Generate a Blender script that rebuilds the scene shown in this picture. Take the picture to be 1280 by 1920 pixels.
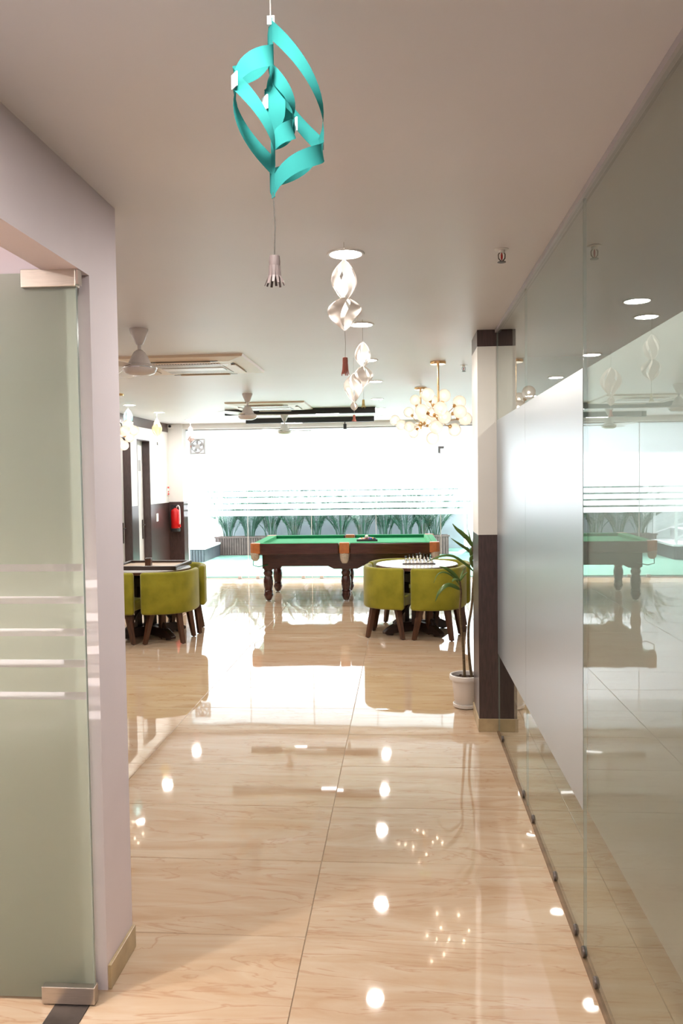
import bpy, bmesh, math, random
from math import sin, cos, pi, radians, atan, sqrt
from mathutils import Vector, Matrix

for _o in list(bpy.data.objects):
    bpy.data.objects.remove(_o)
random.seed(7)
SC = bpy.context.scene
COL = SC.collection

# ------------------------------------------------------------------ camera
CEIL = 2.66
cam_d = bpy.data.cameras.new('camera')
cam = bpy.data.objects.new('camera', cam_d)
COL.objects.link(cam)
cam_d.sensor_fit = 'VERTICAL'
cam_d.sensor_height = 36.0
cam_d.lens = 1500 / 1920 * 36.0
cam_d.clip_start = 0.05
cam_d.clip_end = 200
cam.matrix_world = (Matrix.Translation((0, 0, 1.7)) @ Matrix.Rotation(atan(115 / 1500), 4, 'Z')
                    @ Matrix.Rotation(pi / 2 - atan(62.5 / 1500), 4, 'X') @ Matrix.Rotation(-0.0133, 4, 'Z'))
SC.camera = cam

# ------------------------------------------------------------------ world, sun, exposure
SKY_STRENGTH = 4.2
SUN_STRENGTH = 11.0
DOWNLIGHT_W = 12.0
SC.view_settings.view_transform = 'Standard'
SC.view_settings.look = 'None'
SC.view_settings.gamma = 1.0
SC.view_settings.exposure = 0.6
SC.view_settings.use_curve_mapping = False
w = bpy.data.worlds.new('sky')
SC.world = w
w.use_nodes = True
bg = w.node_tree.nodes['Background']
bg.inputs['Color'].default_value = (0.90, 0.94, 1.0, 1)
bg.inputs['Strength'].default_value = SKY_STRENGTH
sun_d = bpy.data.lights.new('sun', 'SUN')
sun_d.energy = SUN_STRENGTH
sun_d.angle = radians(3)
sun_d.color = (1.0, 0.97, 0.97)
sun = bpy.data.objects.new('sun', sun_d)
COL.objects.link(sun)
sun.location = (2, 30, 20)
sun.rotation_euler = Vector((-0.12, -0.5, -0.86)).to_track_quat('-Z', 'Y').to_euler()
try:
    SC.cycles.use_denoising = True
    SC.cycles.sample_clamp_indirect = 6.0
    SC.cycles.caustics_reflective = False
    SC.cycles.caustics_refractive = False
    SC.cycles.light_sampling_threshold = 0.03
    SC.cycles.adaptive_threshold = 0.04
    SC.cycles.max_bounces = 6
    SC.cycles.diffuse_bounces = 3
    SC.cycles.transparent_max_bounces = 12
except Exception:
    pass


# ------------------------------------------------------------------ materials
def new_mat(name):
    m = bpy.data.materials.new(name)
    m.use_nodes = True
    nt = m.node_tree
    for n in list(nt.nodes):
        nt.nodes.remove(n)
    return m, nt, nt.nodes, nt.links


def pbr(name, col, rough=0.5, metal=0.0, spec=0.5, noise=0.0, nscale=8.0, bump=0.0, bscale=60.0, sheen=0.0,
        coat=0.0, stretch=None, col2=None, emit=None, estr=0.0):
    m, nt, N, L = new_mat(name)
    out = N.new('ShaderNodeOutputMaterial')
    b = N.new('ShaderNodeBsdfPrincipled')
    L.new(b.outputs[0], out.inputs[0])
    b.inputs['Base Color'].default_value = (*col, 1)
    b.inputs['Roughness'].default_value = rough
    b.inputs['Metallic'].default_value = metal
    b.inputs['Specular IOR Level'].default_value = spec
    if sheen:
        b.inputs['Sheen Weight'].default_value = sheen
        b.inputs['Sheen Roughness'].default_value = 0.4
    if coat:
        b.inputs['Coat Weight'].default_value = coat
        b.inputs['Coat Roughness'].default_value = 0.05
    if emit:
        b.inputs['Emission Color'].default_value = (*emit, 1)
        b.inputs['Emission Strength'].default_value = estr
    tc = N.new('ShaderNodeTexCoord')
    src = tc.outputs['Object']
    if stretch:
        mp = N.new('ShaderNodeMapping')
        mp.inputs['Scale'].default_value = stretch
        L.new(src, mp.inputs['Vector'])
        src = mp.outputs[0]
    if noise or col2:
        nz = N.new('ShaderNodeTexNoise')
        nz.inputs['Scale'].default_value = nscale
        nz.inputs['Detail'].default_value = 5
        L.new(src, nz.inputs['Vector'])
        mx = N.new('ShaderNodeMix')
        mx.data_type = 'RGBA'
        c2 = col2 if col2 else tuple(c * (1 - noise) for c in col)
        mx.inputs[6].default_value = (*c2, 1)
        mx.inputs[7].default_value = (*col, 1)
        rp = N.new('ShaderNodeMapRange')
        rp.inputs[1].default_value = 0.35
        rp.inputs[2].default_value = 0.65
        L.new(nz.outputs[0], rp.inputs[0])
        L.new(rp.outputs[0], mx.inputs[0])
        L.new(mx.outputs[2], b.inputs['Base Color'])
    if bump:
        nb = N.new('ShaderNodeTexNoise')
        nb.inputs['Scale'].default_value = bscale
        nb.inputs['Detail'].default_value = 3
        L.new(src, nb.inputs['Vector'])
        bp = N.new('ShaderNodeBump')
        bp.inputs['Strength'].default_value = bump
        bp.inputs['Distance'].default_value = 0.01
        L.new(nb.outputs[0], bp.inputs['Height'])
        L.new(bp.outputs[0], b.inputs['Normal'])
    return m


def emission(name, col, strength):
    m, nt, N, L = new_mat(name)
    out = N.new('ShaderNodeOutputMaterial')
    e = N.new('ShaderNodeEmission')
    e.inputs[0].default_value = (*col, 1)
    e.inputs[1].default_value = strength
    L.new(e.outputs[0], out.inputs[0])
    return m


def glass(name, tint=(0.93, 0.98, 0.96), ior=1.6):
    """clear pane: Fresnel mirror on the outside faces, tinted see-through, no refraction"""
    m, nt, N, L = new_mat(name)
    out = N.new('ShaderNodeOutputMaterial')
    tr = N.new('ShaderNodeBsdfTransparent')
    tr.inputs[0].default_value = (*tint, 1)
    gl = N.new('ShaderNodeBsdfGlossy')
    gl.inputs['Roughness'].default_value = 0.0
    gl.inputs['Color'].default_value = (0.97, 1.0, 0.99, 1)
    fr = N.new('ShaderNodeFresnel')
    fr.inputs['IOR'].default_value = ior
    geo = N.new('ShaderNodeNewGeometry')
    inv = N.new('ShaderNodeMath')
    inv.operation = 'SUBTRACT'
    inv.inputs[0].default_value = 1.0
    L.new(geo.outputs['Backfacing'], inv.inputs[1])
    mul = N.new('ShaderNodeMath')
    mul.operation = 'MULTIPLY'
    L.new(fr.outputs[0], mul.inputs[0])
    L.new(inv.outputs[0], mul.inputs[1])
    mx = N.new('ShaderNodeMixShader')
    L.new(mul.outputs[0], mx.inputs[0])
    L.new(tr.outputs[0], mx.inputs[1])
    L.new(gl.outputs[0], mx.inputs[2])
    L.new(mx.outputs[0], out.inputs[0])
    return m


def film(name, col, trans=0.6, clear=0.0, gloss_rough=0.35, ior=1.45, gloss=1.0):
    """frosted film: translucent + diffuse (+ some see-through), rough surface sheen"""
    m, nt, N, L = new_mat(name)
    out = N.new('ShaderNodeOutputMaterial')
    t = N.new('ShaderNodeBsdfTranslucent')
    t.inputs[0].default_value = (*col, 1)
    d = N.new('ShaderNodeBsdfDiffuse')
    d.inputs[0].default_value = (*col, 1)
    a = N.new('ShaderNodeMixShader')
    a.inputs[0].default_value = trans
    L.new(d.outputs[0], a.inputs[1])
    L.new(t.outputs[0], a.inputs[2])
    tp = N.new('ShaderNodeBsdfTransparent')
    c = N.new('ShaderNodeMixShader')
    c.inputs[0].default_value = clear
    L.new(a.outputs[0], c.inputs[1])
    L.new(tp.outputs[0], c.inputs[2])
    g = N.new('ShaderNodeBsdfGlossy')
    g.inputs['Roughness'].default_value = gloss_rough
    fr = N.new('ShaderNodeFresnel')
    fr.inputs['IOR'].default_value = ior
    e = N.new('ShaderNodeMixShader')
    gm = N.new('ShaderNodeMath')
    gm.operation = 'MULTIPLY'
    gm.inputs[1].default_value = gloss
    L.new(fr.outputs[0], gm.inputs[0])
    L.new(gm.outputs[0], e.inputs[0])
    L.new(c.outputs[0], e.inputs[1])
    L.new(g.outputs[0], e.inputs[2])
    L.new(e.outputs[0], out.inputs[0])
    return m


def marble():
    m, nt, N, L = new_mat('beige polished marble')
    out = N.new('ShaderNodeOutputMaterial')
    b = N.new('ShaderNodeBsdfPrincipled')
    L.new(b.outputs[0], out.inputs[0])
    b.inputs['Roughness'].default_value = 0.03
    b.inputs['Specular IOR Level'].default_value = 0.9
    geo = N.new('ShaderNodeNewGeometry')
    oi = N.new('ShaderNodeObjectInfo')
    cx = N.new('ShaderNodeCombineXYZ')
    ml = N.new('ShaderNodeMath')
    ml.operation = 'MULTIPLY'
    ml.inputs[1].default_value = 40.0
    L.new(oi.outputs['Random'], ml.inputs[0])
    L.new(ml.outputs[0], cx.inputs[2])
    L.new(ml.outputs[0], cx.inputs[0])
    ad = N.new('ShaderNodeVectorMath')
    L.new(geo.outputs['Position'], ad.inputs[0])
    L.new(cx.outputs[0], ad.inputs[1])
    rot = N.new('ShaderNodeMapping')
    rot.inputs['Rotation'].default_value = (0, 0, 0.2)
    rot.inputs['Scale'].default_value = (1.0, 5.5, 1.0)
    L.new(ad.outputs[0], rot.inputs[0])
    n1 = N.new('ShaderNodeTexNoise')
    n1.inputs['Scale'].default_value = 1.5
    n1.inputs['Detail'].default_value = 9
    n1.inputs['Roughness'].default_value = 0.62
    n1.inputs['Distortion'].default_value = 0.8
    L.new(rot.outputs[0], n1.inputs['Vector'])
    cr = N.new('ShaderNodeValToRGB')
    el = cr.color_ramp.elements
    el[0].position = 0.28
    el[0].color = (0.50, 0.325, 0.19, 1)
    el[1].position = 0.72
    el[1].color = (0.63, 0.49, 0.35, 1)
    e2 = cr.color_ramp.elements.new(0.45)
    e2.color = (0.56, 0.395, 0.255, 1)
    e3 = cr.color_ramp.elements.new(0.58)
    e3.color = (0.59, 0.44, 0.30, 1)
    L.new(n1.outputs[0], cr.inputs[0])
    # thin reddish veins
    n2 = N.new('ShaderNodeTexNoise')
    n2.inputs['Scale'].default_value = 1.1
    n2.inputs['Detail'].default_value = 6
    n2.inputs['Distortion'].default_value = 1.4
    L.new(rot.outputs[0], n2.inputs['Vector'])
    v = N.new('ShaderNodeValToRGB')
    ve = v.color_ramp.elements
    ve[0].position = 0.485
    ve[0].color = (0, 0, 0, 1)
    ve[1].position = 0.515
    ve[1].color = (0, 0, 0, 1)
    vm = v.color_ramp.elements.new(0.5)
    vm.color = (1, 1, 1, 1)
    L.new(n2.outputs[0], v.inputs[0])
    vf = N.new('ShaderNodeMath')
    vf.operation = 'MULTIPLY'
    vf.inputs[1].default_value = 0.5
    L.new(v.outputs[0], vf.inputs[0])
    mx = N.new('ShaderNodeMix')
    mx.data_type = 'RGBA'
    L.new(vf.outputs[0], mx.inputs[0])
    L.new(cr.outputs[0], mx.inputs[6])
    mx.inputs[7].default_value = (0.42, 0.21, 0.11, 1)
    L.new(mx.outputs[2], b.inputs['Base Color'])
    # very slight waviness of the polish
    nb = N.new('ShaderNodeTexNoise')
    nb.inputs['Scale'].default_value = 2.2
    nb.inputs['Detail'].default_value = 1
    L.new(ad.outputs[0], nb.inputs['Vector'])
    bp = N.new('ShaderNodeBump')
    bp.inputs['Strength'].default_value = 0.05
    bp.inputs['Distance'].default_value = 0.02
    L.new(nb.outputs[0], bp.inputs['Height'])
    L.new(bp.outputs[0], b.inputs['Normal'])
    return m


M = {}
M['marble'] = marble()
M['grout'] = pbr('grout', (0.42, 0.32, 0.22), 0.8, noise=0.2, nscale=30)
M['ceiling'] = pbr('satin ceiling paint', (0.775, 0.772, 0.80), 0.42, spec=0.35, noise=0.02, nscale=2)
M['pink_wall'] = pbr('pale pink wall paint', (0.83, 0.745, 0.78), 0.55, spec=0.3, noise=0.03, nscale=3, bump=0.03, bscale=120)
M['white_wall'] = pbr('off white wall paint', (0.82, 0.80, 0.77), 0.5, spec=0.3, noise=0.02, nscale=3)
M['brown_dado'] = pbr('dark brown textured laminate', (0.075, 0.045, 0.042), 0.28, spec=0.6, noise=0.35, nscale=14, stretch=(6, 6, 1))
M['cream_laminate'] = pbr('cream laminate', (0.80, 0.77, 0.70), 0.45, spec=0.4, noise=0.03, nscale=5)
M['tan_skirting'] = pbr('tan stone skirting', (0.56, 0.43, 0.25), 0.25, noise=0.25, nscale=9)
M['outer_white'] = pbr('white exterior render', (0.85, 0.87, 0.88), 0.8, noise=0.03, nscale=4)
M['garden_grey'] = pbr('grey garden wall render', (0.32, 0.36, 0.395), 0.85, noise=0.15, nscale=3)
M['turf'] = pbr('artificial turf', (0.23, 0.42, 0.34), 0.9, spec=0.1, col2=(0.17, 0.35, 0.27), nscale=6, bump=0.6, bscale=150)
M['paving'] = pbr('pale paving', (0.62, 0.62, 0.60), 0.6, noise=0.08, nscale=4)
M['clear_glass'] = glass('clear glass', (0.97, 0.985, 0.98), 1.5)
M['part_glass'] = glass('partition glass', (0.78, 0.81, 0.785), 1.62)
M['edge_glass'] = pbr('green glass edge', (0.30, 0.36, 0.33), 0.15, spec=0.6)
M['film_window'] = film('frosted window film', (0.96, 0.94, 1.0), trans=0.8, clear=0.10, gloss_rough=0.5)
M['film_matte'] = film('frosted partition film', (0.38, 0.44, 0.49), trans=0.45, clear=0.04, gloss_rough=0.30, ior=1.45, gloss=0.55)
M['film_behind'] = film('frosted film behind glass', (0.36, 0.43, 0.43), trans=0.72, clear=0.03, gloss_rough=0.5)
M['film_door'] = film('frosted door film', (0.68, 0.745, 0.62), trans=0.90, clear=0.06, gloss_rough=0.4)
M['steel'] = pbr('brushed steel', (0.55, 0.50, 0.44), 0.32, metal=1.0, noise=0.12, nscale=20, stretch=(1, 1, 20))
M['dark_steel'] = pbr('dark steel', (0.12, 0.10, 0.09), 0.4, metal=0.8, noise=0.2, nscale=25)
M['alu'] = pbr('anodised aluminium', (0.50, 0.48, 0.50), 0.45, metal=0.7, noise=0.06, nscale=8)
M['brass'] = pbr('polished brass', (0.83, 0.55, 0.27), 0.22, metal=1.0, noise=0.06, nscale=12)
M['chrome'] = pbr('chrome', (0.8, 0.8, 0.82), 0.08, metal=1.0, noise=0.02)
M['black'] = pbr('black powder coat', (0.018, 0.018, 0.02), 0.45, noise=0.2, nscale=20)
M['dark_plastic'] = pbr('dark plastic', (0.04, 0.04, 0.045), 0.35, noise=0.2, nscale=20)
M['white_plastic'] = pbr('white plastic', (0.82, 0.81, 0.79), 0.35, noise=0.02, nscale=10)
M['grey_plastic'] = pbr('grey plastic', (0.42, 0.42, 0.43), 0.4, noise=0.05, nscale=10)
M['backlit_white'] = pbr('white plastic greyed as backlit', (0.50, 0.50, 0.51), 0.4, noise=0.05, nscale=10)  # exhaust fan's white plastic, greyed in colour to look backlit by the window
M['patch_grey'] = pbr('matt steel patch', (0.20, 0.20, 0.21), 0.6, metal=0.0, noise=0.08, nscale=20)
M['brown_sill'] = pbr('brown sealant strip', (0.24, 0.145, 0.075), 0.6, noise=0.3, nscale=12)
M['fan_paint'] = pbr('pale fan enamel', (0.74, 0.68, 0.64), 0.25, spec=0.6, noise=0.03, nscale=10)
M['ac_beige'] = pbr('beige plastic panel', (0.74, 0.62, 0.49), 0.4, noise=0.03, nscale=8)
M['velvet'] = pbr('olive green velvet', (0.30, 0.27, 0.022), 0.75, spec=0.2, col2=(0.20, 0.185, 0.012), nscale=5, bump=0.08, bscale=300, sheen=0.35)
M['leg_wood'] = pbr('reddish brown wood', (0.105, 0.042, 0.02), 0.35, noise=0.45, nscale=7, stretch=(8, 8, 1))
M['dark_wood'] = pbr('dark brown wood', (0.035, 0.016, 0.011), 0.35, noise=0.4, nscale=6, stretch=(1, 6, 6))
M['mahogany'] = pbr('polished mahogany', (0.070, 0.019, 0.014), 0.2, noise=0.4, nscale=5, stretch=(1, 7, 7), coat=0.4)
M['white_laminate'] = pbr('white gloss laminate', (0.85, 0.84, 0.82), 0.08, noise=0.02, nscale=5)
M['carrom_ply'] = pbr('pale plywood', (0.52, 0.37, 0.25), 0.3, noise=0.2, nscale=5, stretch=(1, 9, 1))
M['cloth'] = pbr('green pool cloth', (0.012, 0.33, 0.115), 0.85, spec=0.15, noise=0.1, nscale=60, sheen=0.2)
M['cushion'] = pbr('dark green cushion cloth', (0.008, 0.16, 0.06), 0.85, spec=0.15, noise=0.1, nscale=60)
M['leather'] = pbr('tan leather', (0.50, 0.16, 0.045), 0.4, noise=0.2, nscale=20)
M['net'] = pbr('cream pocket liner', (0.60, 0.52, 0.42), 0.7, noise=0.25, nscale=40)
M['ivory'] = pbr('ivory plastic', (0.80, 0.75, 0.66), 0.25, noise=0.03)
M['chess_black'] = pbr('black chess lacquer', (0.012, 0.011, 0.011), 0.25, noise=0.1)
M['pot'] = pbr('white plastic pot', (0.80, 0.755, 0.70), 0.4, noise=0.03, nscale=8)
M['soil'] = pbr('potting soil', (0.07, 0.035, 0.018), 0.95, noise=0.6, nscale=40, bump=0.8, bscale=60)
M['stem'] = pbr('brown plant stem', (0.17, 0.11, 0.05), 0.7, noise=0.45, nscale=30, stretch=(1, 1, 3))
M['leaf'] = pbr('glossy green leaf', (0.12, 0.21, 0.05), 0.35, spec=0.5, noise=0.3, nscale=14)
M['palm'] = pbr('palm green', (0.075, 0.20, 0.14), 0.5, noise=0.35, nscale=5)
M['slat_wood'] = pbr('weathered slat wood', (0.16, 0.11, 0.10), 0.6, noise=0.3, nscale=10)
M['slat_grey'] = pbr('grey slat cladding', (0.11, 0.115, 0.135), 0.6, noise=0.15, nscale=8)
M['ext_red'] = pbr('red enamel', (0.62, 0.012, 0.012), 0.25, noise=0.08)
M['tape'] = pbr('white tape', (0.85, 0.86, 0.86), 0.35, noise=0.02)
M['tassel_mauve'] = pbr('mauve grey tassel paper', (0.20, 0.155, 0.145), 0.6, noise=0.25, nscale=60, stretch=(1, 1, 0.1))
M['tassel_coral'] = pbr('coral tassel paper', (0.62, 0.20, 0.14), 0.7, noise=0.2, nscale=60, stretch=(1, 1, 0.1))
M['tassel_yellow'] = pbr('yellow tassel paper', (0.72, 0.58, 0.22), 0.7, noise=0.2, nscale=60)
M['string'] = pbr('grey string', (0.08, 0.07, 0.06), 0.9, noise=0.2)
M['pale_string'] = pbr('pale string', (0.62, 0.58, 0.54), 0.9, noise=0.2)
M['led'] = emission('lit led lens', (1.0, 0.98, 0.94), 22.0)
M['led_strip'] = emission('lit led strip', (1.0, 0.99, 0.97), 9.0)
M['bulb'] = emission('lit warm bulb', (1.0, 0.82, 0.62), 24.0)
M['red_bulb'] = pbr('red glass bulb', (0.45, 0.02, 0.02), 0.1, noise=0.05)


def paper(name, col, trans=0.4):
    m, nt, N, L = new_mat(name)
    out = N.new('ShaderNodeOutputMaterial')
    t = N.new('ShaderNodeBsdfTranslucent')
    d = N.new('ShaderNodeBsdfPrincipled')
    d.inputs['Roughness'].default_value = 0.9
    d.inputs['Specular IOR Level'].default_value = 0.08
    tc = N.new('ShaderNodeTexCoord')
    nz = N.new('ShaderNodeTexNoise')
    nz.inputs['Scale'].default_value = 30
    L.new(tc.outputs['Object'], nz.inputs['Vector'])
    mx = N.new('ShaderNodeMix')
    mx.data_type = 'RGBA'
    mx.inputs[6].default_value = (*[c * 0.92 for c in col], 1)
    mx.inputs[7].default_value = (*col, 1)
    L.new(nz.outputs[0], mx.inputs[0])
    L.new(mx.outputs[2], t.inputs[0])
    L.new(mx.outputs[2], d.inputs['Base Color'])
    a = N.new('ShaderNodeMixShader')
    a.inputs[0].default_value = trans
    L.new(d.outputs[0], a.inputs[1])
    L.new(t.outputs[0], a.inputs[2])
    L.new(a.outputs[0], out.inputs[0])
    return m


M['turq'] = paper('turquoise paper', (0.038, 0.285, 0.27), 0.4)
M['paper_white'] = paper('white paper', (0.82, 0.77, 0.71), 0.45)
M['paper_teal'] = paper('pale teal paper', (0.33, 0.58, 0.58))
M['paper_yellow'] = paper('pale yellow paper', (0.72, 0.62, 0.36))
M['paper_pink'] = paper('pale pink paper', (0.72, 0.56, 0.52))


def globe_mat():
    m, nt, N, L = new_mat('bubble glass milky for bloom')
    out = N.new('ShaderNodeOutputMaterial')
    t = N.new('ShaderNodeBsdfTranslucent')
    t.inputs[0].default_value = (1.0, 0.96, 0.92, 1)  # milky white in the glass stands in for bloom round the bulbs
    tp = N.new('ShaderNodeBsdfTransparent')
    a = N.new('ShaderNodeMixShader')
    a.inputs[0].default_value = 0.32
    L.new(t.outputs[0], a.inputs[1])
    L.new(tp.outputs[0], a.inputs[2])
    g = N.new('ShaderNodeBsdfGlossy')
    g.inputs['Roughness'].default_value = 0.02
    fr = N.new('ShaderNodeLayerWeight')
    fr.inputs['Blend'].default_value = 0.25
    e = N.new('ShaderNodeMixShader')
    L.new(fr.outputs['Fresnel'], e.inputs[0])
    L.new(a.outputs[0], e.inputs[1])
    L.new(g.outputs[0], e.inputs[2])
    L.new(e.outputs[0], out.inputs[0])
    return m


M['globe'] = globe_mat()


def perforated():
    m = pbr('perforated grille', (0.60, 0.55, 0.50), 0.4)
    nt = m.node_tree
    N, L = nt.nodes, nt.links
    b = [n for n in N if n.type == 'BSDF_PRINCIPLED'][0]
    tc = N.new('ShaderNodeTexCoord')
    ck = N.new('ShaderNodeTexChecker')
    ck.inputs['Scale'].default_value = 90
    ck.inputs['Color1'].default_value = (0.22, 0.20, 0.19, 1)
    ck.inputs['Color2'].default_value = (0.70, 0.64, 0.58, 1)
    L.new(tc.outputs['Object'], ck.inputs['Vector'])
    L.new(ck.outputs[0], b.inputs['Base Color'])
    return m


M['grille'] = perforated()


def checker_board():
    m = pbr('chess board squares', (0.5, 0.4, 0.3), 0.3)
    nt = m.node_tree
    N, L = nt.nodes, nt.links
    b = [n for n in N if n.type == 'BSDF_PRINCIPLED'][0]
    tc = N.new('ShaderNodeTexCoord')
    ck = N.new('ShaderNodeTexChecker')
    ck.inputs['Scale'].default_value = 1 / 0.04
    ck.inputs['Color1'].default_value = (0.10, 0.07, 0.09, 1)
    ck.inputs['Color2'].default_value = (0.75, 0.72, 0.70, 1)
    L.new(tc.outputs['Object'], ck.inputs['Vector'])
    L.new(ck.outputs[0], b.inputs['Base Color'])
    return m


M['chess_squares'] = checker_board()


# ------------------------------------------------------------------ mesh helpers
class MB:
    def __init__(self):
        self.v, self.f = [], []

    def add(self, vs, fs):
        o = len(self.v)
        self.v += [tuple(p) for p in vs]
        self.f += [tuple(i + o for i in f) for f in fs]
        return self

    def box(self, x0, x1, y0, y1, z0, z1):
        vs = [(x0, y0, z0), (x1, y0, z0), (x1, y1, z0), (x0, y1, z0), (x0, y0, z1), (x1, y0, z1), (x1, y1, z1), (x0, y1, z1)]
        return self.add(vs, [(3, 2, 1, 0), (4, 5, 6, 7), (0, 1, 5, 4), (1, 2, 6, 5), (2, 3, 7, 6), (3, 0, 4, 7)])

    def quad(self, a, b, c, d):
        return self.add([a, b, c, d], [(0, 1, 2, 3)])

    def prism(self, poly, h0, h1, axis='Z'):
        """poly = ccw 2D outline; extruded along axis. Z: (x,y); Y: (x,z); X: (y,z)"""
        n = len(poly)

        def P(p, h):
            return (p[0], p[1], h) if axis == 'Z' else ((p[0], h, p[1]) if axis == 'Y' else (h, p[0], p[1]))
        vs = [P(p, h0) for p in poly] + [P(p, h1) for p in poly]
        fs = [tuple(range(n - 1, -1, -1)), tuple(range(n, 2 * n))]
        fs += [(i, (i + 1) % n, n + (i + 1) % n, n + i) for i in range(n)]
        return self.add(vs, fs)

    def lathe(self, prof, n=20, c=(0, 0, 0), axis='Z'):
        """prof = [(r, z), ...] from bottom to top"""
        vs, fs = [], []
        for r, z in prof:
            for k in range(n):
                a = 2 * pi * k / n
                p = (r * cos(a), r * sin(a), z)
                if axis == 'Y':
                    p = (p[0], p[2], p[1])
                if axis == 'X':
                    p = (p[2], p[0], p[1])
                vs.append((c[0] + p[0], c[1] + p[1], c[2] + p[2]))
        for i in range(len(prof) - 1):
            for k in range(n):
                a, b = i * n + k, i * n + (k + 1) % n
                fs.append((a, b, b + n, a + n))
        if prof[0][0] > 1e-5:
            fs.append(tuple(range(n - 1, -1, -1)))
        if prof[-1][0] > 1e-5:
            o = (len(prof) - 1) * n
            fs.append(tuple(range(o, o + n)))
        return self.add(vs, fs)

    def sphere(self, c, r, n=14, m=8, sz=1.0):
        prof = [(max(r * sin(pi * i / m), 1e-6), -r * sz * cos(pi * i / m)) for i in range(m + 1)]
        return self.lathe(prof, n, c)

    def tube(self, pts, r, n=8, caps=True):
        pts = [Vector(p) for p in pts]
        rs = r if isinstance(r, (list, tuple)) else [r] * len(pts)
        vs, fs = [], []
        ref = Vector((0, 0, 1))
        for i, p in enumerate(pts):
            t = (pts[min(i + 1, len(pts) - 1)] - pts[max(i - 1, 0)])
            if t.length < 1e-9:
                t = Vector((0, 0, 1))
            t.normalize()
            if abs(t.dot(ref)) > 0.95:
                ref = Vector((1, 0, 0)) if abs(t.x) < 0.9 else Vector((0, 1, 0))
            u = t.cross(ref).normalized()
            v = t.cross(u).normalized()
            ref = u.cross(t).normalized()
            for k in range(n):
                a = 2 * pi * k / n
                vs.append(tuple(p + u * (rs[i] * cos(a)) + v * (rs[i] * sin(a))))
        for i in range(len(pts) - 1):
            for k in range(n):
                a, b = i * n + k, i * n + (k + 1) % n
                fs.append((a, a + n, b + n, b))
        if caps:
            fs.append(tuple(range(n)))
            o = (len(pts) - 1) * n
            fs.append(tuple(range(o + n - 1, o - 1, -1)))
        return self.add(vs, fs)

    def frustum(self, p0, s0, p1, s1):
        """square-section tapered leg between two points (half sizes s0, s1)"""
        vs = []
        for p, s in ((p0, s0), (p1, s1)):
            for dx, dy in ((-1, -1), (1, -1), (1, 1), (-1, 1)):
                vs.append((p[0] + dx * s, p[1] + dy * s, p[2]))
        return self.add(vs, [(0, 1, 2, 3), (7, 6, 5, 4), (4, 5, 1, 0), (5, 6, 2, 1), (6, 7, 3, 2), (7, 4, 0, 3)])

    def ribbon(self, pts, widths, ref=(0, -1, 0.2), fold=0.0):
        """leaf / blade along a path"""
        pts = [Vector(p) for p in pts]
        ref = Vector(ref)
        vs, fs = [], []
        for i, p in enumerate(pts):
            t = (pts[min(i + 1, len(pts) - 1)] - pts[max(i - 1, 0)]).normalized()
            s = t.cross(ref)
            s = s.normalized() if s.length > 1e-6 else Vector((1, 0, 0))
            nn = s.cross(t).normalized()
            h = widths[i] / 2
            vs += [tuple(p - s * h), tuple(p + nn * (-fold * h)), tuple(p + s * h)]
        for i in range(len(pts) - 1):
            a = 3 * i
            fs += [(a, a + 1, a + 4, a + 3), (a + 1, a + 2, a + 5, a + 4)]
        return self.add(vs, fs)

    def mesh(self, name):
        me = bpy.data.meshes.new(name)
        me.from_pydata(self.v, [], self.f)
        me.validate()
        bm = bmesh.new()
        bm.from_mesh(me)
        bmesh.ops.recalc_face_normals(bm, faces=bm.faces)
        bm.to_mesh(me)
        bm.free()
        return me


def link(name, me, mat=None, parent=None, smooth=None, bevel=None, solid=None, loc=None, subsurf=0):
    o = bpy.data.objects.new(name, me)
    COL.objects.link(o)
    if mat and not me.materials:
        me.materials.append(M[mat] if isinstance(mat, str) else mat)
    if parent:
        o.parent = parent
    if loc:
        o.location = loc
    if solid:
        s = o.modifiers.new('thickness', 'SOLIDIFY')
        s.thickness = solid
        s.offset = 0
    if bevel:
        b = o.modifiers.new('bevel', 'BEVEL')
        b.width = bevel[0]
        b.segments = bevel[1]
        b.limit_method = 'ANGLE'
        b.angle_limit = radians(40)
    if subsurf:
        s = o.modifiers.new('sub', 'SUBSURF')
        s.levels = subsurf
        s.render_levels = subsurf
    if smooth:
        me.shade_smooth()
        me.set_sharp_from_angle(angle=radians(smooth))
    return o


def part(mb, name, mat, parent, **k):
    return link(name, mb.mesh(name), mat, parent, **k)


def tag(o, label, cat, group=None):
    o['label'] = label
    o['category'] = cat
    if group:
        o['group'] = group
    return o


def thing(name, loc, label, cat, group=None, rz=0.0):
    o = bpy.data.objects.new(name, None)
    COL.objects.link(o)
    o.empty_display_size = 0.1
    o.location = loc
    o.rotation_euler = (0, 0, rz)
    return tag(o, label, cat, group)


def struct(mb, name, mat, label=None, **k):
    o = link(name, mb.mesh(name), mat, None, **k)
    o['kind'] = 'structure'
    if label:
        o['label'] = label
    return o


def struct_empty(name, loc=(0, 0, 0), label=None):
    o = bpy.data.objects.new(name, None)
    COL.objects.link(o)
    o.location = loc
    o['kind'] = 'structure'
    if label:
        o['label'] = label
    return o


def copy_tree(o, parent=None):
    c = o.copy()
    COL.objects.link(c)
    c.parent = parent
    for ch in list(o.children):
        copy_tree(ch, c)
    return c


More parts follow.
